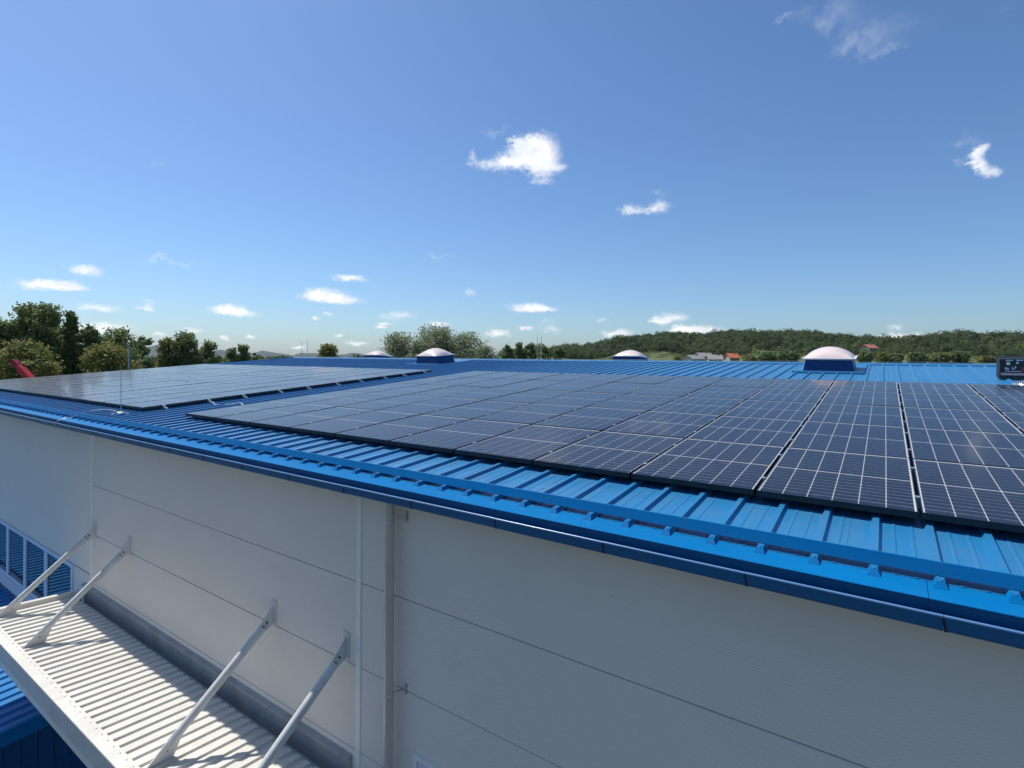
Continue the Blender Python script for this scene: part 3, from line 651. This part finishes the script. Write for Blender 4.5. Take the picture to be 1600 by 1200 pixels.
while xs + 3 * RIB <= XR:
    pr = rib_profile(xs + .0008, 3); pr[-1] = (pr[-1][0] - .0016, pr[-1][1])
    m = MB(); m.fix = False
    lift = .0
    fa = [rp(x, S_END, h) for x, h in pr]; fb = [rp(x, S_RIDGE - .06, h) for x, h in pr]
    m.sheet(fa, fb)
    caps = []                                   # tapered rib ends at the eave
    for q in range(3):
        c = xs + (q + .5) * RIB; S9 = s_of(3.995); prf = [(-.036, 0), (-.019, .033), (.019, .033), (.036, 0)]
        ec = MB(); ec.fix = False
        ec.sheet([rp(c + a, S9 + .9 * h, h - .0015) for a, h in prf], [rp(c + a, S_END + .001, h) for a, h in prf]); ec.face([rp(c + a, S9 + .9 * h, h - .0015) for a, h in prf][::-1])
        caps.append(ec)
    m.sheet([rp(pr[0][0], S_END, -.002), rp(pr[-1][0], S_END, -.002)], [rp(pr[0][0], S_END, 0), rp(pr[-1][0], S_END, 0)])
    sh = m.build('roof_sheet', 'blue_roof', roof)
    for ec in caps: ec.build('rib_end', 'blue_trim', sh)
    bk = MB(); bk.fix = False
    bk.sheet([Vector((x, 2 * Y_RIDGE - rp(x, S_RIDGE - .06, h).y, rp(x, S_RIDGE - .06, h).z)) for x, h in pr], [Vector((x, 2 * Y_RIDGE - rp(x, S_END, h).y, rp(x, S_END, h).z)) for x, h in pr])
    bk.build('rear_roof_sheet', 'blue_roof', roof)
    sc = MB()
    for q in range(3):
        c = xs + (q + .5) * RIB; p = rp(c, s_of(3.995) + .04, .0332); sc.tube([p, p + Vector((0, 0, .007))], .008, 6)
    sc.build('screw', 'screw', sh)
    xs += 3 * RIB; k += 1
X_LAST = xs
# verge trims and ridge cap
for x0, x1 in ((XL - .04, XL + .16),):
    m = MB()
    m.hexa([rp(x0, S_END - .2, -.14), rp(x1, S_END - .2, -.14), rp(x1, S_RIDGE, -.14), rp(x0, S_RIDGE, -.14), rp(x0, S_END - .2, .055), rp(x1, S_END - .2, .055), rp(x1, S_RIDGE, .055), rp(x0, S_RIDGE, .055)])
    m.build('verge_trim', 'blue_trim', roof)
x = XL - .05
while x < XR:
    x1 = min(x + 3.0, XR); m = MB(); q = lambda X, dy, dz: (X, Y_RIDGE + dy, Z_RIDGE + dz)
    prof = [(-.24, -.016), (-.225, .026), (0, .060), (.225, .026), (.24, -.016), (0, -.004)]
    m.prism([q(x + .002, *p) for p in prof], [q(x1 - .002, *p) for p in prof]); m.build('ridge_cap', 'blue_roof', roof); x = x1

# eave flashing: sloping top strip and vertical front, in lengths of four metres
zE = PAN0 + Y_EAVE * TS
ev = empty('eave_flashing', (-8, Y_EAVE, zE), bld)
x = XL - .02 ; seams = [-28.0 + 4.03 * k for k in range(12)]
edges = [XL - .02] + [s for s in seams if XL < s < XR] + [XR]
for a, b in zip(edges, edges[1:]):
    a += .0015; b -= .0015; m = MB(); zt = lambda y: PAN0 + y * TS - .0025
    prof = [(Y_END + .10, zt(Y_END + .10)), (Y_EAVE, zt(Y_EAVE)), (Y_EAVE - .003, zt(Y_EAVE) - .004), (Y_EAVE + .002, zt(Y_EAVE) - .008), (Y_END + .10, zt(Y_END + .10) - .004)]
    m.prism([(a, y, z) for y, z in prof], [(b, y, z) for y, z in prof]); fp = m.build('flashing_piece', 'blue_trim', ev)
    m = MB(); zf = zt(Y_EAVE) - .0085; m.hexa([(a, Y_EAVE + .004, -1.452), (b, Y_EAVE + .004, -1.452), (b, Y_EAVE + .012, -1.452), (a, Y_EAVE + .012, -1.452), (a, Y_EAVE + .001, zf), (b, Y_EAVE + .001, zf), (b, Y_EAVE + .012, zf), (a, Y_EAVE + .012, zf)]); m.build('drip_fascia', 'navy_shade_trim', ev)  # same folded sheet as the strip, its shade painted as navy
# gutter: box trough with a rolled front lip, in lengths just over a metre with lapped seams
gt = empty('gutter', (-8, 3.78, -1.5), bld)
YG = 3.775; ZL, ZB = -1.412, -1.490
gx = [.27 - 1.015 * k for k in range(30)]; gx = [x for x in gx if x > XL] ; gx = [XL - .03] + gx[::-1]
while gx[-1] < XR - 1.1: gx.append(gx[-1] + 1.015)
gx.append(XR)
for a, b in zip(gx, gx[1:]):
    m = MB(); prof = [(YG, ZL), (YG, ZB + .012), (YG + .008, ZB), (YW - .012, ZB - .004), (YW - .012, ZB + .002), (YG + .012, ZB + .006), (YG + .006, ZB + .014), (YG + .006, ZL)]
    dz = random.uniform(-.0015, .0015)
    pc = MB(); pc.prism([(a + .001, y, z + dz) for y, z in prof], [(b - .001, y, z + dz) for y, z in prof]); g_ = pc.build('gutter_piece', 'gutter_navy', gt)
    lp = MB(); lp.tube([(a + .001, YG + .002, ZL + .005 + dz), (b - .001, YG + .002, ZL + .005 + dz)], .0085, 10); lp.build('lip', 'gutter_lip_glint', g_, smooth=True)
    st = MB(); st.prism([(b - .006, YG - .004, ZL - .006), (b + .003, YG - .004, ZB + .002), (b + .003, YG - .0005, ZB + .002), (b - .006, YG - .0005, ZL - .006)],
                        [(b + .005, YG - .004, ZL - .006), (b + .017, YG - .004, ZB + .002), (b + .017, YG - .0005, ZB + .002), (b + .005, YG - .0005, ZL - .006)]); st.build('seam', 'seam_dark', g_)
# snow guard: folded angle standing on the ribs
sg = empty('snow_guard', (-8, 4.09, -1.28), bld)
gs = [-3.32 + 4.12 * k for k in range(-7, 6)]; gs = [XL + .1] + [g_ for g_ in gs if XL + 1 < g_ < XR - 1] + [XR - .1]
GS0 = s_of(4.090, .034)
for i, (a, b) in enumerate(zip(gs, gs[1:])):
    t_ = .0025; dz = .003 * (i % 2)
    # front face leaning back, top fold, rear leg down to the ribs, rear foot
    pr = [(GS0 - .002, .0340), (GS0 + .028, .107), (GS0 + .034, .109), (GS0 + .040, .107), (GS0 + .062, .0365), (GS0 + .110, .0365), (GS0 + .110, .0340), (GS0 + .058, .0340), (GS0 + .034, .1020), (GS0 + .002, .0340)]
    m = MB(); m.prism([rp(a + .002, s, h + dz) for s, h in pr], [rp(b - .002, s, h + dz) for s, h in pr]); m.build('guard_piece', 'blue_trim', sg)

# skylights
def skylight(cx, cy, label, rear=False):
    S = s_of(cy if not rear else 2 * Y_RIDGE - cy); sgn = -1 if rear else 1
    def q(x, s, h):
        p = rp(cx + x, S + s * sgn, h)
        return p if not rear else Vector((p.x, 2 * Y_RIDGE - p.y, p.z))
    c0 = q(0, 0, 0); sk = empty('skylight', c0, bld); sk['label'] = label
    a = .565
    m = MB(); m.hexa([q(-a - .05, -a - .05, -.02), q(a + .05, -a - .05, -.02), q(a + .05, a + .05, -.02), q(-a - .05, a + .05, -.02), q(-a + .02, -a + .02, .34), q(a - .02, -a + .02, .34), q(a - .02, a - .02, .34), q(-a + .02, a - .02, .34)])
    m.build('curb', 'curb_shade_navy', sk)
    m = MB(); a2 = a + .07
    m.hexa([q(-a2, -a2, .341), q(a2, -a2, .341), q(a2, a2, .341), q(-a2, a2, .341), q(-a2, -a2, .378), q(a2, -a2, .378), q(a2, a2, .378), q(-a2, a2, .378)]); m.build('rim', 'dome_rim', sk)
    n = 22; m = MB(); m.fix = True; b = a + .03
    for i in range(n + 1):
        for j in range(n + 1):
            u, v = -1 + 2 * i / n, -1 + 2 * j / n
            h = .365 + .305 * (math.cos(u * math.pi / 2) * math.cos(v * math.pi / 2)) ** .62 if abs(u) < 1 and abs(v) < 1 else .365
            m.v.append(tuple(q(u * b, v * b, h)))
    m.f = [(i * (n + 1) + j, (i + 1) * (n + 1) + j, (i + 1) * (n + 1) + j + 1, i * (n + 1) + j + 1) for i in range(n) for j in range(n)]
    d = m.build('dome', 'dome', sk, smooth=True)
    m = MB()     # flat flashing tray that interrupts the ribs, with an upstand in front
    if not rear:
        f0, f1, fx = -a - .40, a + 1.2, a + .27
        m.hexa([q(-fx, f0, .018), q(fx, f0, .018), q(fx, f1, .018), q(-fx, f1, .018), q(-fx, f0, .038), q(fx, f0, .038), q(fx, f1, .038), q(-fx, f1, .038)]); m.build('flashing_tray', 'blue_roof', sk)
        m = MB(); m.hexa([q(-fx, f0 - .03, .02), q(fx, f0 - .03, .02), q(fx, f0 + .03, .02), q(-fx, f0 + .03, .02), q(-fx, f0 - .01, .070), q(fx, f0 - .01, .070), q(fx, f0 + .03, .070), q(-fx, f0 + .03, .070)]); m.build('tray_upstand', 'blue_roof', sk)
    return sk
skylight(DOME1[0], DOME1[1], 'big milky skylight dome on a blue curb at the right')
skylight(DOME2[0], DOME2[1], 'milky skylight dome on a blue curb left of the middle')
skylight(-9.0, 22.0, 'skylight dome half hidden behind the ridge, right of the middle', True)
skylight(-25.0, 22.1, 'leftmost skylight dome half hidden behind the ridge', True)

# ------------------------------------------------------------------ solar panels
PWX, PLY, PITX = 1.113, 1.784, 1.135
S0P = s_of(5.02, .12); PITS = 1.790
H_TOP, H_BOT = .120, .070  # black frames deepened to widen the band of shade under them
def panel_proto():
    root = empty('solar_panel', (0, 0, 0)); T = H_TOP - H_BOT
    f = MB(); w = .007
    f.box(0, PWX, 0, w, 0, T); f.box(0, PWX, PLY - w, PLY, 0, T); f.box(0, w, w, PLY - w, 0, T); f.box(PWX - w, PWX, w, PLY - w, 0, T); f.build('frame', 'panel_frame', root)
    b = MB(); zb = T - .0065; b.box(w, PWX - w, w, PLY - w, zb - .003, zb); b.build('backsheet', 'backsheet', root)
    b = MB(); b.box(w, PWX - w, w, PLY - w, zb - .006, zb - .0035); b.build('bounce_blocker', 'bounce_blocker', root)  # added black sheet, stops light bouncing about under the panel
    c = MB(); c.fix = False; mx, my, mid, gx_, gy_ = .013, .020, .018, 0.0056, .0068
    cw = (PWX - 2 * w - 2 * mx + gx_) / 6; ch = (PLY - 2 * w - 2 * my - mid + gy_) / 18
    for i in range(6):
        for j in range(18):
            x0 = w + mx + i * cw; y0 = w + my + j * ch + (mid - gy_ if j >= 9 else 0); k = .004
            x1, y1, z = x0 + cw - gx_, y0 + ch - gy_, zb + .0012
            c.face([(x0 + k, y0, z), (x1 - k, y0, z), (x1, y0 + k, z), (x1, y1 - k, z), (x1 - k, y1, z), (x0 + k, y1, z), (x0, y1 - k, z), (x0, y0 + k, z)])
    co = c.build('cells', 'cell', root); co['kind'] = 'stuff'
    g_ = MB(); g_.fix = False; z = T - .002; g_.face([(w, w, z), (PWX - w, w, z), (PWX - w, PLY - w, z), (w, PLY - w, z)]); g_.build('glass', 'solar_glass', root)
    for yy in (.40, 1.36):
        k = MB(); k.box(PWX + .001, PITX - .001, yy - .02, yy + .02, -.002, T + .002); k.box(PWX - .006, PITX + .006, yy - .02, yy + .02, T + .0022, T + .005); k.build('clamp', 'aluminium', root)
    return root
proto = panel_proto(); first = True
ORD = ['first', 'second', 'third', 'fourth', 'fifth', 'sixth', 'seventh', 'eighth', 'ninth', 'tenth', 'eleventh', 'twelfth', 'thirteenth', 'fourteenth']
ROWN = ['front row', 'second row', 'middle row', 'fourth row', 'rear row']
def field(x_left, ncol, which, group, x_off=0.0):
    global first
    for r in range(5):
        for c in range(ncol):
            o = proto if first else copy_tree(proto); first = False
            o.location = rp(x_left + c * PITX + .011, S0P + r * PITS, H_BOT + random.uniform(-.001, .001)); o.rotation_euler = (SL + random.uniform(-.0022, .0022), random.uniform(-.0022, .0022), 0)
            tag(o, 'solar panel in the %s of the %s, %s from left' % (ROWN[r], which, ORD[c]), 'solar panel', group)
MAIN_L = .22 - 10 * PITX
field(MAIN_L, 13, 'right field', 'solar panels of the right hand field')
LEFT_R = -13.02; LEFT_L = LEFT_R - 14 * PITX
field(LEFT_L, 14, 'left field', 'solar panels of the left hand field')
# mounting rails
def rails(x0, x1, which, group):
    for r in range(5):
        for q, yy in enumerate((.40, 1.36)):
            s = S0P + r * PITS + yy; root = None; m = MB(); h0, h1, w = .0335, .0695, .044
            loc = rp(x1, s, h0); o = tag(empty('mounting_rail', loc), 'silver mounting rail under the %s of the %s, %s of the pair' % (ROWN[r], which, ('lower', 'upper')[q]), 'rail', group)
            c = [rp(x, s + dy, h) for h in (h0, h1) for x, dy in ((x0, -w / 2), (x1, -w / 2), (x1, w / 2), (x0, w / 2))]
            m.hexa([c[0], c[1], c[2], c[3], c[4], c[5], c[6], c[7]]); m.build('rail_profile', 'aluminium', o)
            k = MB(); 
            for t0, t1, u0, u1 in ((.002, .06, h1 + .0005, h1 + .038), (.002, .02, h1 + .0385, h1 + .043)):
                xe = x1 - (.16 if x1 < 0 else .10)
                k.hexa([rp(xe + t0, s - .022, u0), rp(xe + t1, s - .022, u0), rp(xe + t1, s + .022, u0), rp(xe + t0, s + .022, u0), rp(xe + t0, s - .022, u1), rp(xe + t1, s - .022, u1), rp(xe + t1, s + .022, u1), rp(xe + t0, s + .022, u1)])
            k.build('end_clamp', 'aluminium', o)
rails(LEFT_L - .1, LEFT_R + .17, 'left hand field', 'rails of the left hand field')
rails(MAIN_L - .05, MAIN_L + 13 * PITX + .1, 'right hand field', 'rails of the right hand field')

# ------------------------------------------------------------------ lightning rods and wires on the roof
def rod(p, h, r, label, group='lightning rods', foot=True):
    p = Vector(p); o = tag(empty('lightning_rod', p), label, 'lightning rod', group)
    m = MB(); m.tube([p, p + Vector((0, 0, h * .55)), p + Vector((.0, .0, h))], [r, r, r * .55], 8); m.build('mast', 'galvanised', o, smooth=True)
    if foot:
        f = MB(); f.tube([p, p + Vector((0, 0, .03)), p + Vector((0, 0, .045))], [.075, .07, .04], 14); f.build('foot', 'galvanised', o, smooth=True)
    return o
r1 = rod(rp(-13.12, s_of(4.66), .034), 1.0, .007, 'thin lightning rod standing at the eave in front of the left panel field')
for dx, dy in ((.17, .05), (-.14, .07), (.02, -.16)):
    m = MB(); b = wloc(r1); m.bar(b + Vector((0, 0, .02)), b + Vector((dx, dy, .015)), .014, .012); m.box(b.x + dx - .025, b.x + dx + .025, b.y + dy - .025, b.y + dy + .025, b.z, b.z + .03); m.build('leg', 'screw', r1)
rod((-29.86, 10.9, -.95), 1.42, .020, 'lightning rod behind the far edge of the left panel field, mirrored in its glass')
rod((-29.62, 20.1, Z_RIDGE - .02), 1.10, .012, 'left rod of the pair at the left end of the ridge')
rod((-29.35, 20.3, Z_RIDGE - .02), 1.12, .014, 'right rod of the pair at the left end of the ridge')
rod((-12.22, 19.62, Z_RIDGE + .06), 1.05, .012, 'left rod of the pair in the middle of the ridge')
rod((-12.05, 19.66, Z_RIDGE + .06), 1.02, .014, 'right rod of the pair in the middle of the ridge')
def wire(name, pts, r, mat, label, group=None):
    # smooth path through the points
    out = []
    P = [Vector(p) for p in pts]
    for i in range(len(P) - 1):
        a, b, c, d = P[max(i - 1, 0)], P[i], P[i + 1], P[min(i + 2, len(P) - 1)]
        for k in range(6):
            t = k / 6; out.append(.5 * ((2 * b) + (c - a) * t + (2 * a - 5 * b + 4 * c - d) * t * t + (3 * b - a - 3 * c + d) * t ** 3))
    out.append(P[-1]); m = MB(); m.tube(out, r, 7); return tag(m.build(name, mat, smooth=True, loc=tuple(P[0])), label, 'wire', group)
wire('conductor_wire', [rp(-13.12, s_of(4.66), .06), rp(-13.35, s_of(4.50), .14), rp(-13.55, s_of(4.25), .125), rp(-13.75, s_of(4.0), .03), (-13.8, 3.86, -1.335), (-13.8, 3.76, -1.40), (-13.8, 3.755, -1.515)],
     .0055, 'screw', 'thin silver lightning conductor running from the eave rod over the gutter')
wire('panel_cable', [rp(-12.83, S0P + 1.38, .05), rp(-12.6, S0P + 1.32, .012), rp(-12.3, S0P + 1.45, .02), rp(-12.0, S0P + 1.55, .05), rp(-11.7, S0P + 1.50, .015), rp(-11.2, S0P + 1.42, .06)],
     .011, 'screw', 'pale cable looping across the gap between the two panel fields')
wire('ridge_wire', [(x, Y_RIDGE + .03 * math.sin(x), Z_RIDGE + .085 + .012 * math.sin(x * 2.1)) for x in np.arange(-29.3, 5.0, 1.2)], .005, 'galvanised', 'thin wire running along the ridge cap')

# ------------------------------------------------------------------ carton and foil bag on the roof at the right
def carton():
    X0, Y0 = 2.08, s_of(15.95); W, D, Hh = .78, .42, .43
    def q(a, b, c): return rp(X0 + a, Y0 + b, .033 + c)
    o = tag(empty('carton', q(W / 2, D / 2, 0)), 'black printed carton standing on the roof at the right edge', 'box')
    m = MB(); m.hexa([q(0, 0, 0), q(W, 0, 0), q(W, D, 0), q(0, D, 0), q(0, 0, Hh), q(W, 0, Hh), q(W, D, Hh), q(0, D, Hh)]); m.build('box_body', 'carton_black', o)
    def pr(name, a0, a1, c0, c1, mat, e=.002):
        p = MB(); p.hexa([q(a0, -e, c0), q(a1, -e, c0), q(a1, -.0003, c0), q(a0, -.0003, c0), q(a0, -e, c1), q(a1, -e, c1), q(a1, -.0003, c1), q(a0, -.0003, c1)]); p.build(name, mat, o)
    pr('printed_band', .02, .55, .075, .125, 'carton_pink'); pr('printed_line', .09, .36, .155, .168, 'carton_white')
    pr('printed_line', .10, .22, .395, .412, 'carton_white'); pr('printed_line', .27, .38, .395, .415, 'carton_white')
    for a0, a1, c0, c1 in ((.09, .12, .20, .25), (.13, .155, .19, .235), (.20, .215, .20, .26), (.225, .25, .205, .225), (.11, .17, .30, .37), (.27, .31, .33, .37), (.25, .27, .23, .28), (.42, .44, .17, .20), (.48, .51, .18, .21)): pr('printed_mark', a0, a1, c0, c1, 'carton_white')
    for a0, a1, c0, c1 in ((.40, .47, .26, .36), (.36, .45, .175, .25), (.45, .50, .32, .40), (.47, .53, .22, .30)): pr('printed_patch', a0, a1, c0, c1, 'carton_red', .003)
    for s in (1,):
        f = MB(); y0 = 0 if s == 0 else D; y1 = -.06 if s == 0 else D + .1
        f.hexa([q(.01, y0, Hh + .001), q(W - .01, y0, Hh + .001), q(W - .02, y1, Hh + .03), q(.02, y1, Hh + .03), q(.01, y0, Hh + .006), q(W - .01, y0, Hh + .006), q(W - .02, y1, Hh + .035), q(.02, y1, Hh + .035)]); f.build('flap', 'carton_black', o)
carton()
def foil():
    c = rp(2.47, s_of(14.75), .034); m = MB(); nu, nv = 26, 9
    for j in range(nv + 1):
        ph = math.pi / 2 * j / nv
        for i in range(nu):
            a = 2 * math.pi * i / nu; k = 1 + .10 * math.sin(3 * a + 1) + .06 * math.sin(7 * a)
            m.v.append((c.x + .36 * math.cos(a) * math.cos(ph) * k, c.y + .24 * math.sin(a) * math.cos(ph) * k, c.z + .09 * math.sin(ph) * (1 + .25 * math.sin(5 * a + ph * 4)) + .24 * math.sin(a) * math.cos(ph) * k * TS))
    for j in range(nv):
        for i in range(nu): q = (i + 1) % nu; m.f.append((j * nu + i, j * nu + q, (j + 1) * nu + q, (j + 1) * nu + i))
    m.f.append(tuple(range(nu))[::-1])
    tag(m.build('foil_bag', 'foil', smooth=True, loc=tuple(c)), 'crumpled silvery foil bag lying in front of the black carton', 'bag')
foil()

# ------------------------------------------------------------------ entrance canopy hung from the wall
CX0, CX1, CYO, CYI = -13.30, -5.08, 2.52, 4.12
CSL = math.tan(R(4.0)); ZC0 = -4.85
def cz(y): return ZC0 + (YW - y) * CSL
cn = tag(empty('canopy', (-9.2, YW, cz(YW))), 'white corrugated metal canopy hung on four tubes from the grey wall', 'canopy')
PIT = .1836; x = CX0 + .04; k = 0
while x < CX1 - .05:
    n = min(6, int((CX1 - .04 - x) / PIT + .5)); 
    if n < 1: break
    pr = []
    for q in range(n):
        b = x + q * PIT; pr += [(b, 0), (b + .076, 0), (b + .087, .027), (b + .171, .027), (b + PIT - .001, 0)]
    m = MB(); m.fix = False; m.sheet([(a, CYO + .145 + random.uniform(-.004, .004), cz(CYO + .145) + h) for a, h in pr], [(a, CYI - .20, cz(CYI - .20) + h) for a, h in pr]); m.build('deck_sheet', 'canopy_white', cn); x += n * PIT
m = MB(); m.hexa([(CX0, CYO + .02, cz(CYO) - .16), (CX1, CYO + .02, cz(CYO) - .16), (CX1, CYI - .21, cz(CYI) - .16), (CX0, CYI - .21, cz(CYI) - .16), (CX0, CYO + .02, cz(CYO) - .008), (CX1, CYO + .02, cz(CYO) - .008), (CX1, CYI - .21, cz(CYI - .21) - .008), (CX0, CYI - .21, cz(CYI - .21) - .008)]); m.build('frame', 'canopy_steel', cn)
for a, b in ((CX0 - .01, -9.27), (-9.263, CX1 + .01)):     # front trim: flat top plus the front fascia and a set-back lower tier
    m = MB(); zt = cz(CYO) + .036
    prof = [(CYO + .165, cz(CYO + .165) + .036), (CYO, zt), (CYO - .004, zt - .01), (CYO - .002, zt - .27), (CYO + .012, zt - .27), (CYO + .012, zt - .010), (CYO + .165, cz(CYO + .165) + .0345)]
    m.prism([(a, y, z) for y, z in prof], [(b, y, z) for y, z in prof]); m.build('edge_trim', 'canopy_white', cn)
    m = MB(); m.box(a, b, CYO + .014, CYO + .05, zt - .40, zt - .235); m.build('lower_fascia', 'strip_grey', cn)
m = MB(); zi = cz(CYI); 
m.box(CX0 + .02, CX1 - .02, CYI - .205, CYI - .004, zi - .15, zi - .14); m.box(CX0 + .02, CX1 - .02, CYI - .21, CYI - .206, zi - .15, zi - .012); m.build('trough', 'canopy_steel', cn)
m = MB(); prof = [(YW - .002, zi + .235), (YW - .070, zi + .215), (YW - .070, zi + .190), (YW - .030, zi + .185), (YW - .030, zi - .13), (YW - .002, zi - .13)]
m.prism([(CX0, y, z) for y, z in prof], [(CX1 + .02, y, z) for y, z in prof]); m.build('wall_flashing', 'flashing_grey', cn)
for a, b, hgt, nm in ((CX0 - .05, CX0 + .05, .10, 'end_trim'), (CX1 - .03, CX1 + .05, .085, 'end_trim')):
    m = MB(); y0, y1 = CYO + .166, YW - .064
    m.hexa([(a, y0, cz(y0) - .20), (b, y0, cz(y0) - .20), (b, y1, cz(y1) - .20), (a, y1, cz(y1) - .20), (a, y0, cz(y0) + hgt), (b, y0, cz(y0) + hgt), (b, y1, cz(y1) + hgt), (a, y1, cz(y1) + hgt)]); m.build(nm, 'canopy_white', cn)
m = MB()
for q in range(44):
    xx = CX0 + .2 + q * PIT
    if xx > CX1 - .1: break
    p = Vector((xx, CYO + .125, cz(CYO + .125) + .036)); m.tube([p, p + Vector((0, 0, .008))], .009, 6)
m.build('screw_row', 'canopy_steel', cn, kind='stuff')
for (bx, by, tx, tz) in ((-13.03, 2.79, -12.78, -3.46), (-11.34, 2.77, -11.17, -3.45), (-6.90, 2.80, -6.64, -3.42), (-5.42, 2.80, -5.16, -3.40)):
    A = Vector((bx, by, cz(by) + .05)); B = Vector((tx, YW, tz)); d = (B - A).normalized()
    so = empty('strut', A, cn)
    m = MB(); m.tube([A + d * .22, B - d * .20], .050, 18); m.build('tube', 'canopy_steel', so, smooth=True)
    sd = Vector((1, 0, 0))
    for nm, P, sg_, in (('base_gusset', A, 1), ('wall_gusset', B, -1)):
        g_ = MB(); e = d * sg_
        if sg_ == 1: tri = [P + Vector((0, -.10, -.03)), P + Vector((0, .20, -.045)), P + e * .34 + Vector((0, .055, 0)), P + e * .36 + Vector((0, -.035, .04))]
        else: tri = [P + Vector((0, -.012, .12)), P + Vector((0, -.012, -.12)), P + e * .30 + Vector((0, .016, -.04)), P + e * .32 + Vector((0, -.032, .025))]
        g_.prism([p - sd * .008 for p in tri], [p + sd * .008 for p in tri]); gg = g_.build(nm, 'canopy_steel', so)
        for t in (.30, .62):
            c = sum(tri, Vector()) / 4 + e * (t - .46) * .22; h = MB(); h.tube([c - sd * .0095, c + sd * .0095], .014, 10); h.build('hole_disc', 'hole_dark', so)  # dark discs for holes: their shade is painted, nothing is cut through
    p = MB(); p.box(tx - .05, tx + .05, YW - .013, YW - .001, tz - .15, tz + .17); p.build('wall_plate', 'canopy_steel', so)

# ------------------------------------------------------------------ low blue annex below the canopy
ax1 = -11.75; az1 = -6.10; ASL = .055
annex = tag(empty('blue_annex', (-25, 2.5, GROUND)), 'low blue ribbed annex roof and wall below the canopy, lower left corner', 'building')
def azr(y): return az1 - (YW - y) * ASL
AY0 = 1.0; x = ax1; 
while x > -46:
    pr = []
    for q in range(4):
        b = x - (q + 1) * .275; pr = [(b + .001, 0), (b + .17, 0), (b + .195, .036), (b + .235, .036), (b + .26, 0)] + pr
    pr.append((x - .001, 0)); m = MB(); m.fix = False
    m.sheet([(a, AY0, azr(AY0) + h) for a, h in pr], [(a, YW - .02, azr(YW - .02) + h) for a, h in pr]); m.build('roof_sheet', 'annex_sheen_blue', annex); x -= 4 * .275
m = MB(); m.prism([(-46, AY0 + .3, GROUND), (-46, YW - .03, GROUND), (-46, YW - .03, azr(YW) - .02), (-46, AY0 + .3, azr(AY0) - .0)], [(ax1 - .12, AY0 + .3, GROUND), (ax1 - .12, YW - .03, GROUND), (ax1 - .12, YW - .03, azr(YW) - .02), (ax1 - .12, AY0 + .3, azr(AY0) - .0)]); m.build('wall', 'navy_shade_trim', annex)
m = MB(); 
m.hexa([(ax1 - .06, AY0, azr(AY0) - .20), (ax1 + .02, AY0, azr(AY0) - .20), (ax1 + .02, YW - .02, azr(YW) - .20), (ax1 - .06, YW - .02, azr(YW) - .20), (ax1 - .06, AY0, azr(AY0) + .045), (ax1 + .02, AY0, azr(AY0) + .045), (ax1 + .02, YW - .02, azr(YW) + .045), (ax1 - .06, YW - .02, azr(YW) + .045)]); m.build('verge_trim', 'blue_trim', annex)
y = AY0 + .4
while y < YW - .2:
    m = MB(); xx = ax1 - .119; m.prism([(xx, y, GROUND), (xx + .028, y + .02, GROUND), (xx + .028, y + .07, GROUND), (xx, y + .09, GROUND)], [(xx, y, azr(y) - .18), (xx + .028, y + .02, azr(y) - .18), (xx + .028, y + .07, azr(y) - .18), (xx, y + .09, azr(y) - .18)]); m.build('wall_rib', 'navy_shade_trim', annex); y += .22

# ------------------------------------------------------------------ red boom behind the left end of the roof
def crane():
    d = 34.0; top = at(23, 566, d); low = at(49, 594, d); v = (low - top).normalized()
    foot = low + v * 2.2; o = tag(empty('red_crane', (foot.x, foot.y, GROUND)), 'red steel crane boom poking up behind the left end of the roof', 'crane')
    m = MB(); m.bar(top + v * .55, foot, .34, .40, FWD); m.build('boom', 'crane_red', o)
    m = MB(); m.bar(top + v * .05, top + v * .75, .25, .30, FWD); m.build('inner_boom', 'crane_red', o)
    m = MB(); m.bar(top - v * .12, top + v * .22, .30, .36, FWD); m.build('boom_head', 'crane_head', o)
    m = MB(); m.bar(foot + v * .1 + Vector((0, 0, .3)), Vector((foot.x, foot.y, GROUND + 1.3)), .5, .5, FWD); m.build('column', 'crane_red', o)
    m = MB(); m.box(foot.x - 2, foot.x + 2, foot.y - 1.1, foot.y + 1.1, GROUND + .5, GROUND + 1.3); m.build('chassis', 'crane_dark', o)
    for sx in (-1.4, 1.4):
        for sy in (-1, 1):
            m = MB(); c = Vector((foot.x + sx, foot.y + sy, GROUND + .5)); m.tube([c - Vector((0, .18, 0)), c + Vector((0, .18, 0))], .5, 18); m.build('wheel', 'crane_dark', o, smooth=True)
crane()

# ------------------------------------------------------------------ the air
def haze():
    m = bpy.data.materials.new('haze'); m.use_nodes = True; nt = m.node_tree; nt.nodes.clear()
    v = nt.nodes.new('ShaderNodeVolumePrincipled'); v.inputs['Color'].default_value = (.86, .92, 1.0, 1); v.inputs['Density'].default_value = HAZE; v.inputs['Anisotropy'].default_value = .2
    o = nt.nodes.new('ShaderNodeOutputMaterial'); nt.links.new(v.outputs[0], o.inputs['Volume']); MAT['haze'] = m
    b = MB(); b.box(-6200, 6200, -6200, 6200, GROUND - 3.5, 85); tag(b.build('haze', 'haze'), 'thin summer haze over the fields and hills', kind='stuff')
HAZE = 3.2e-5
haze()
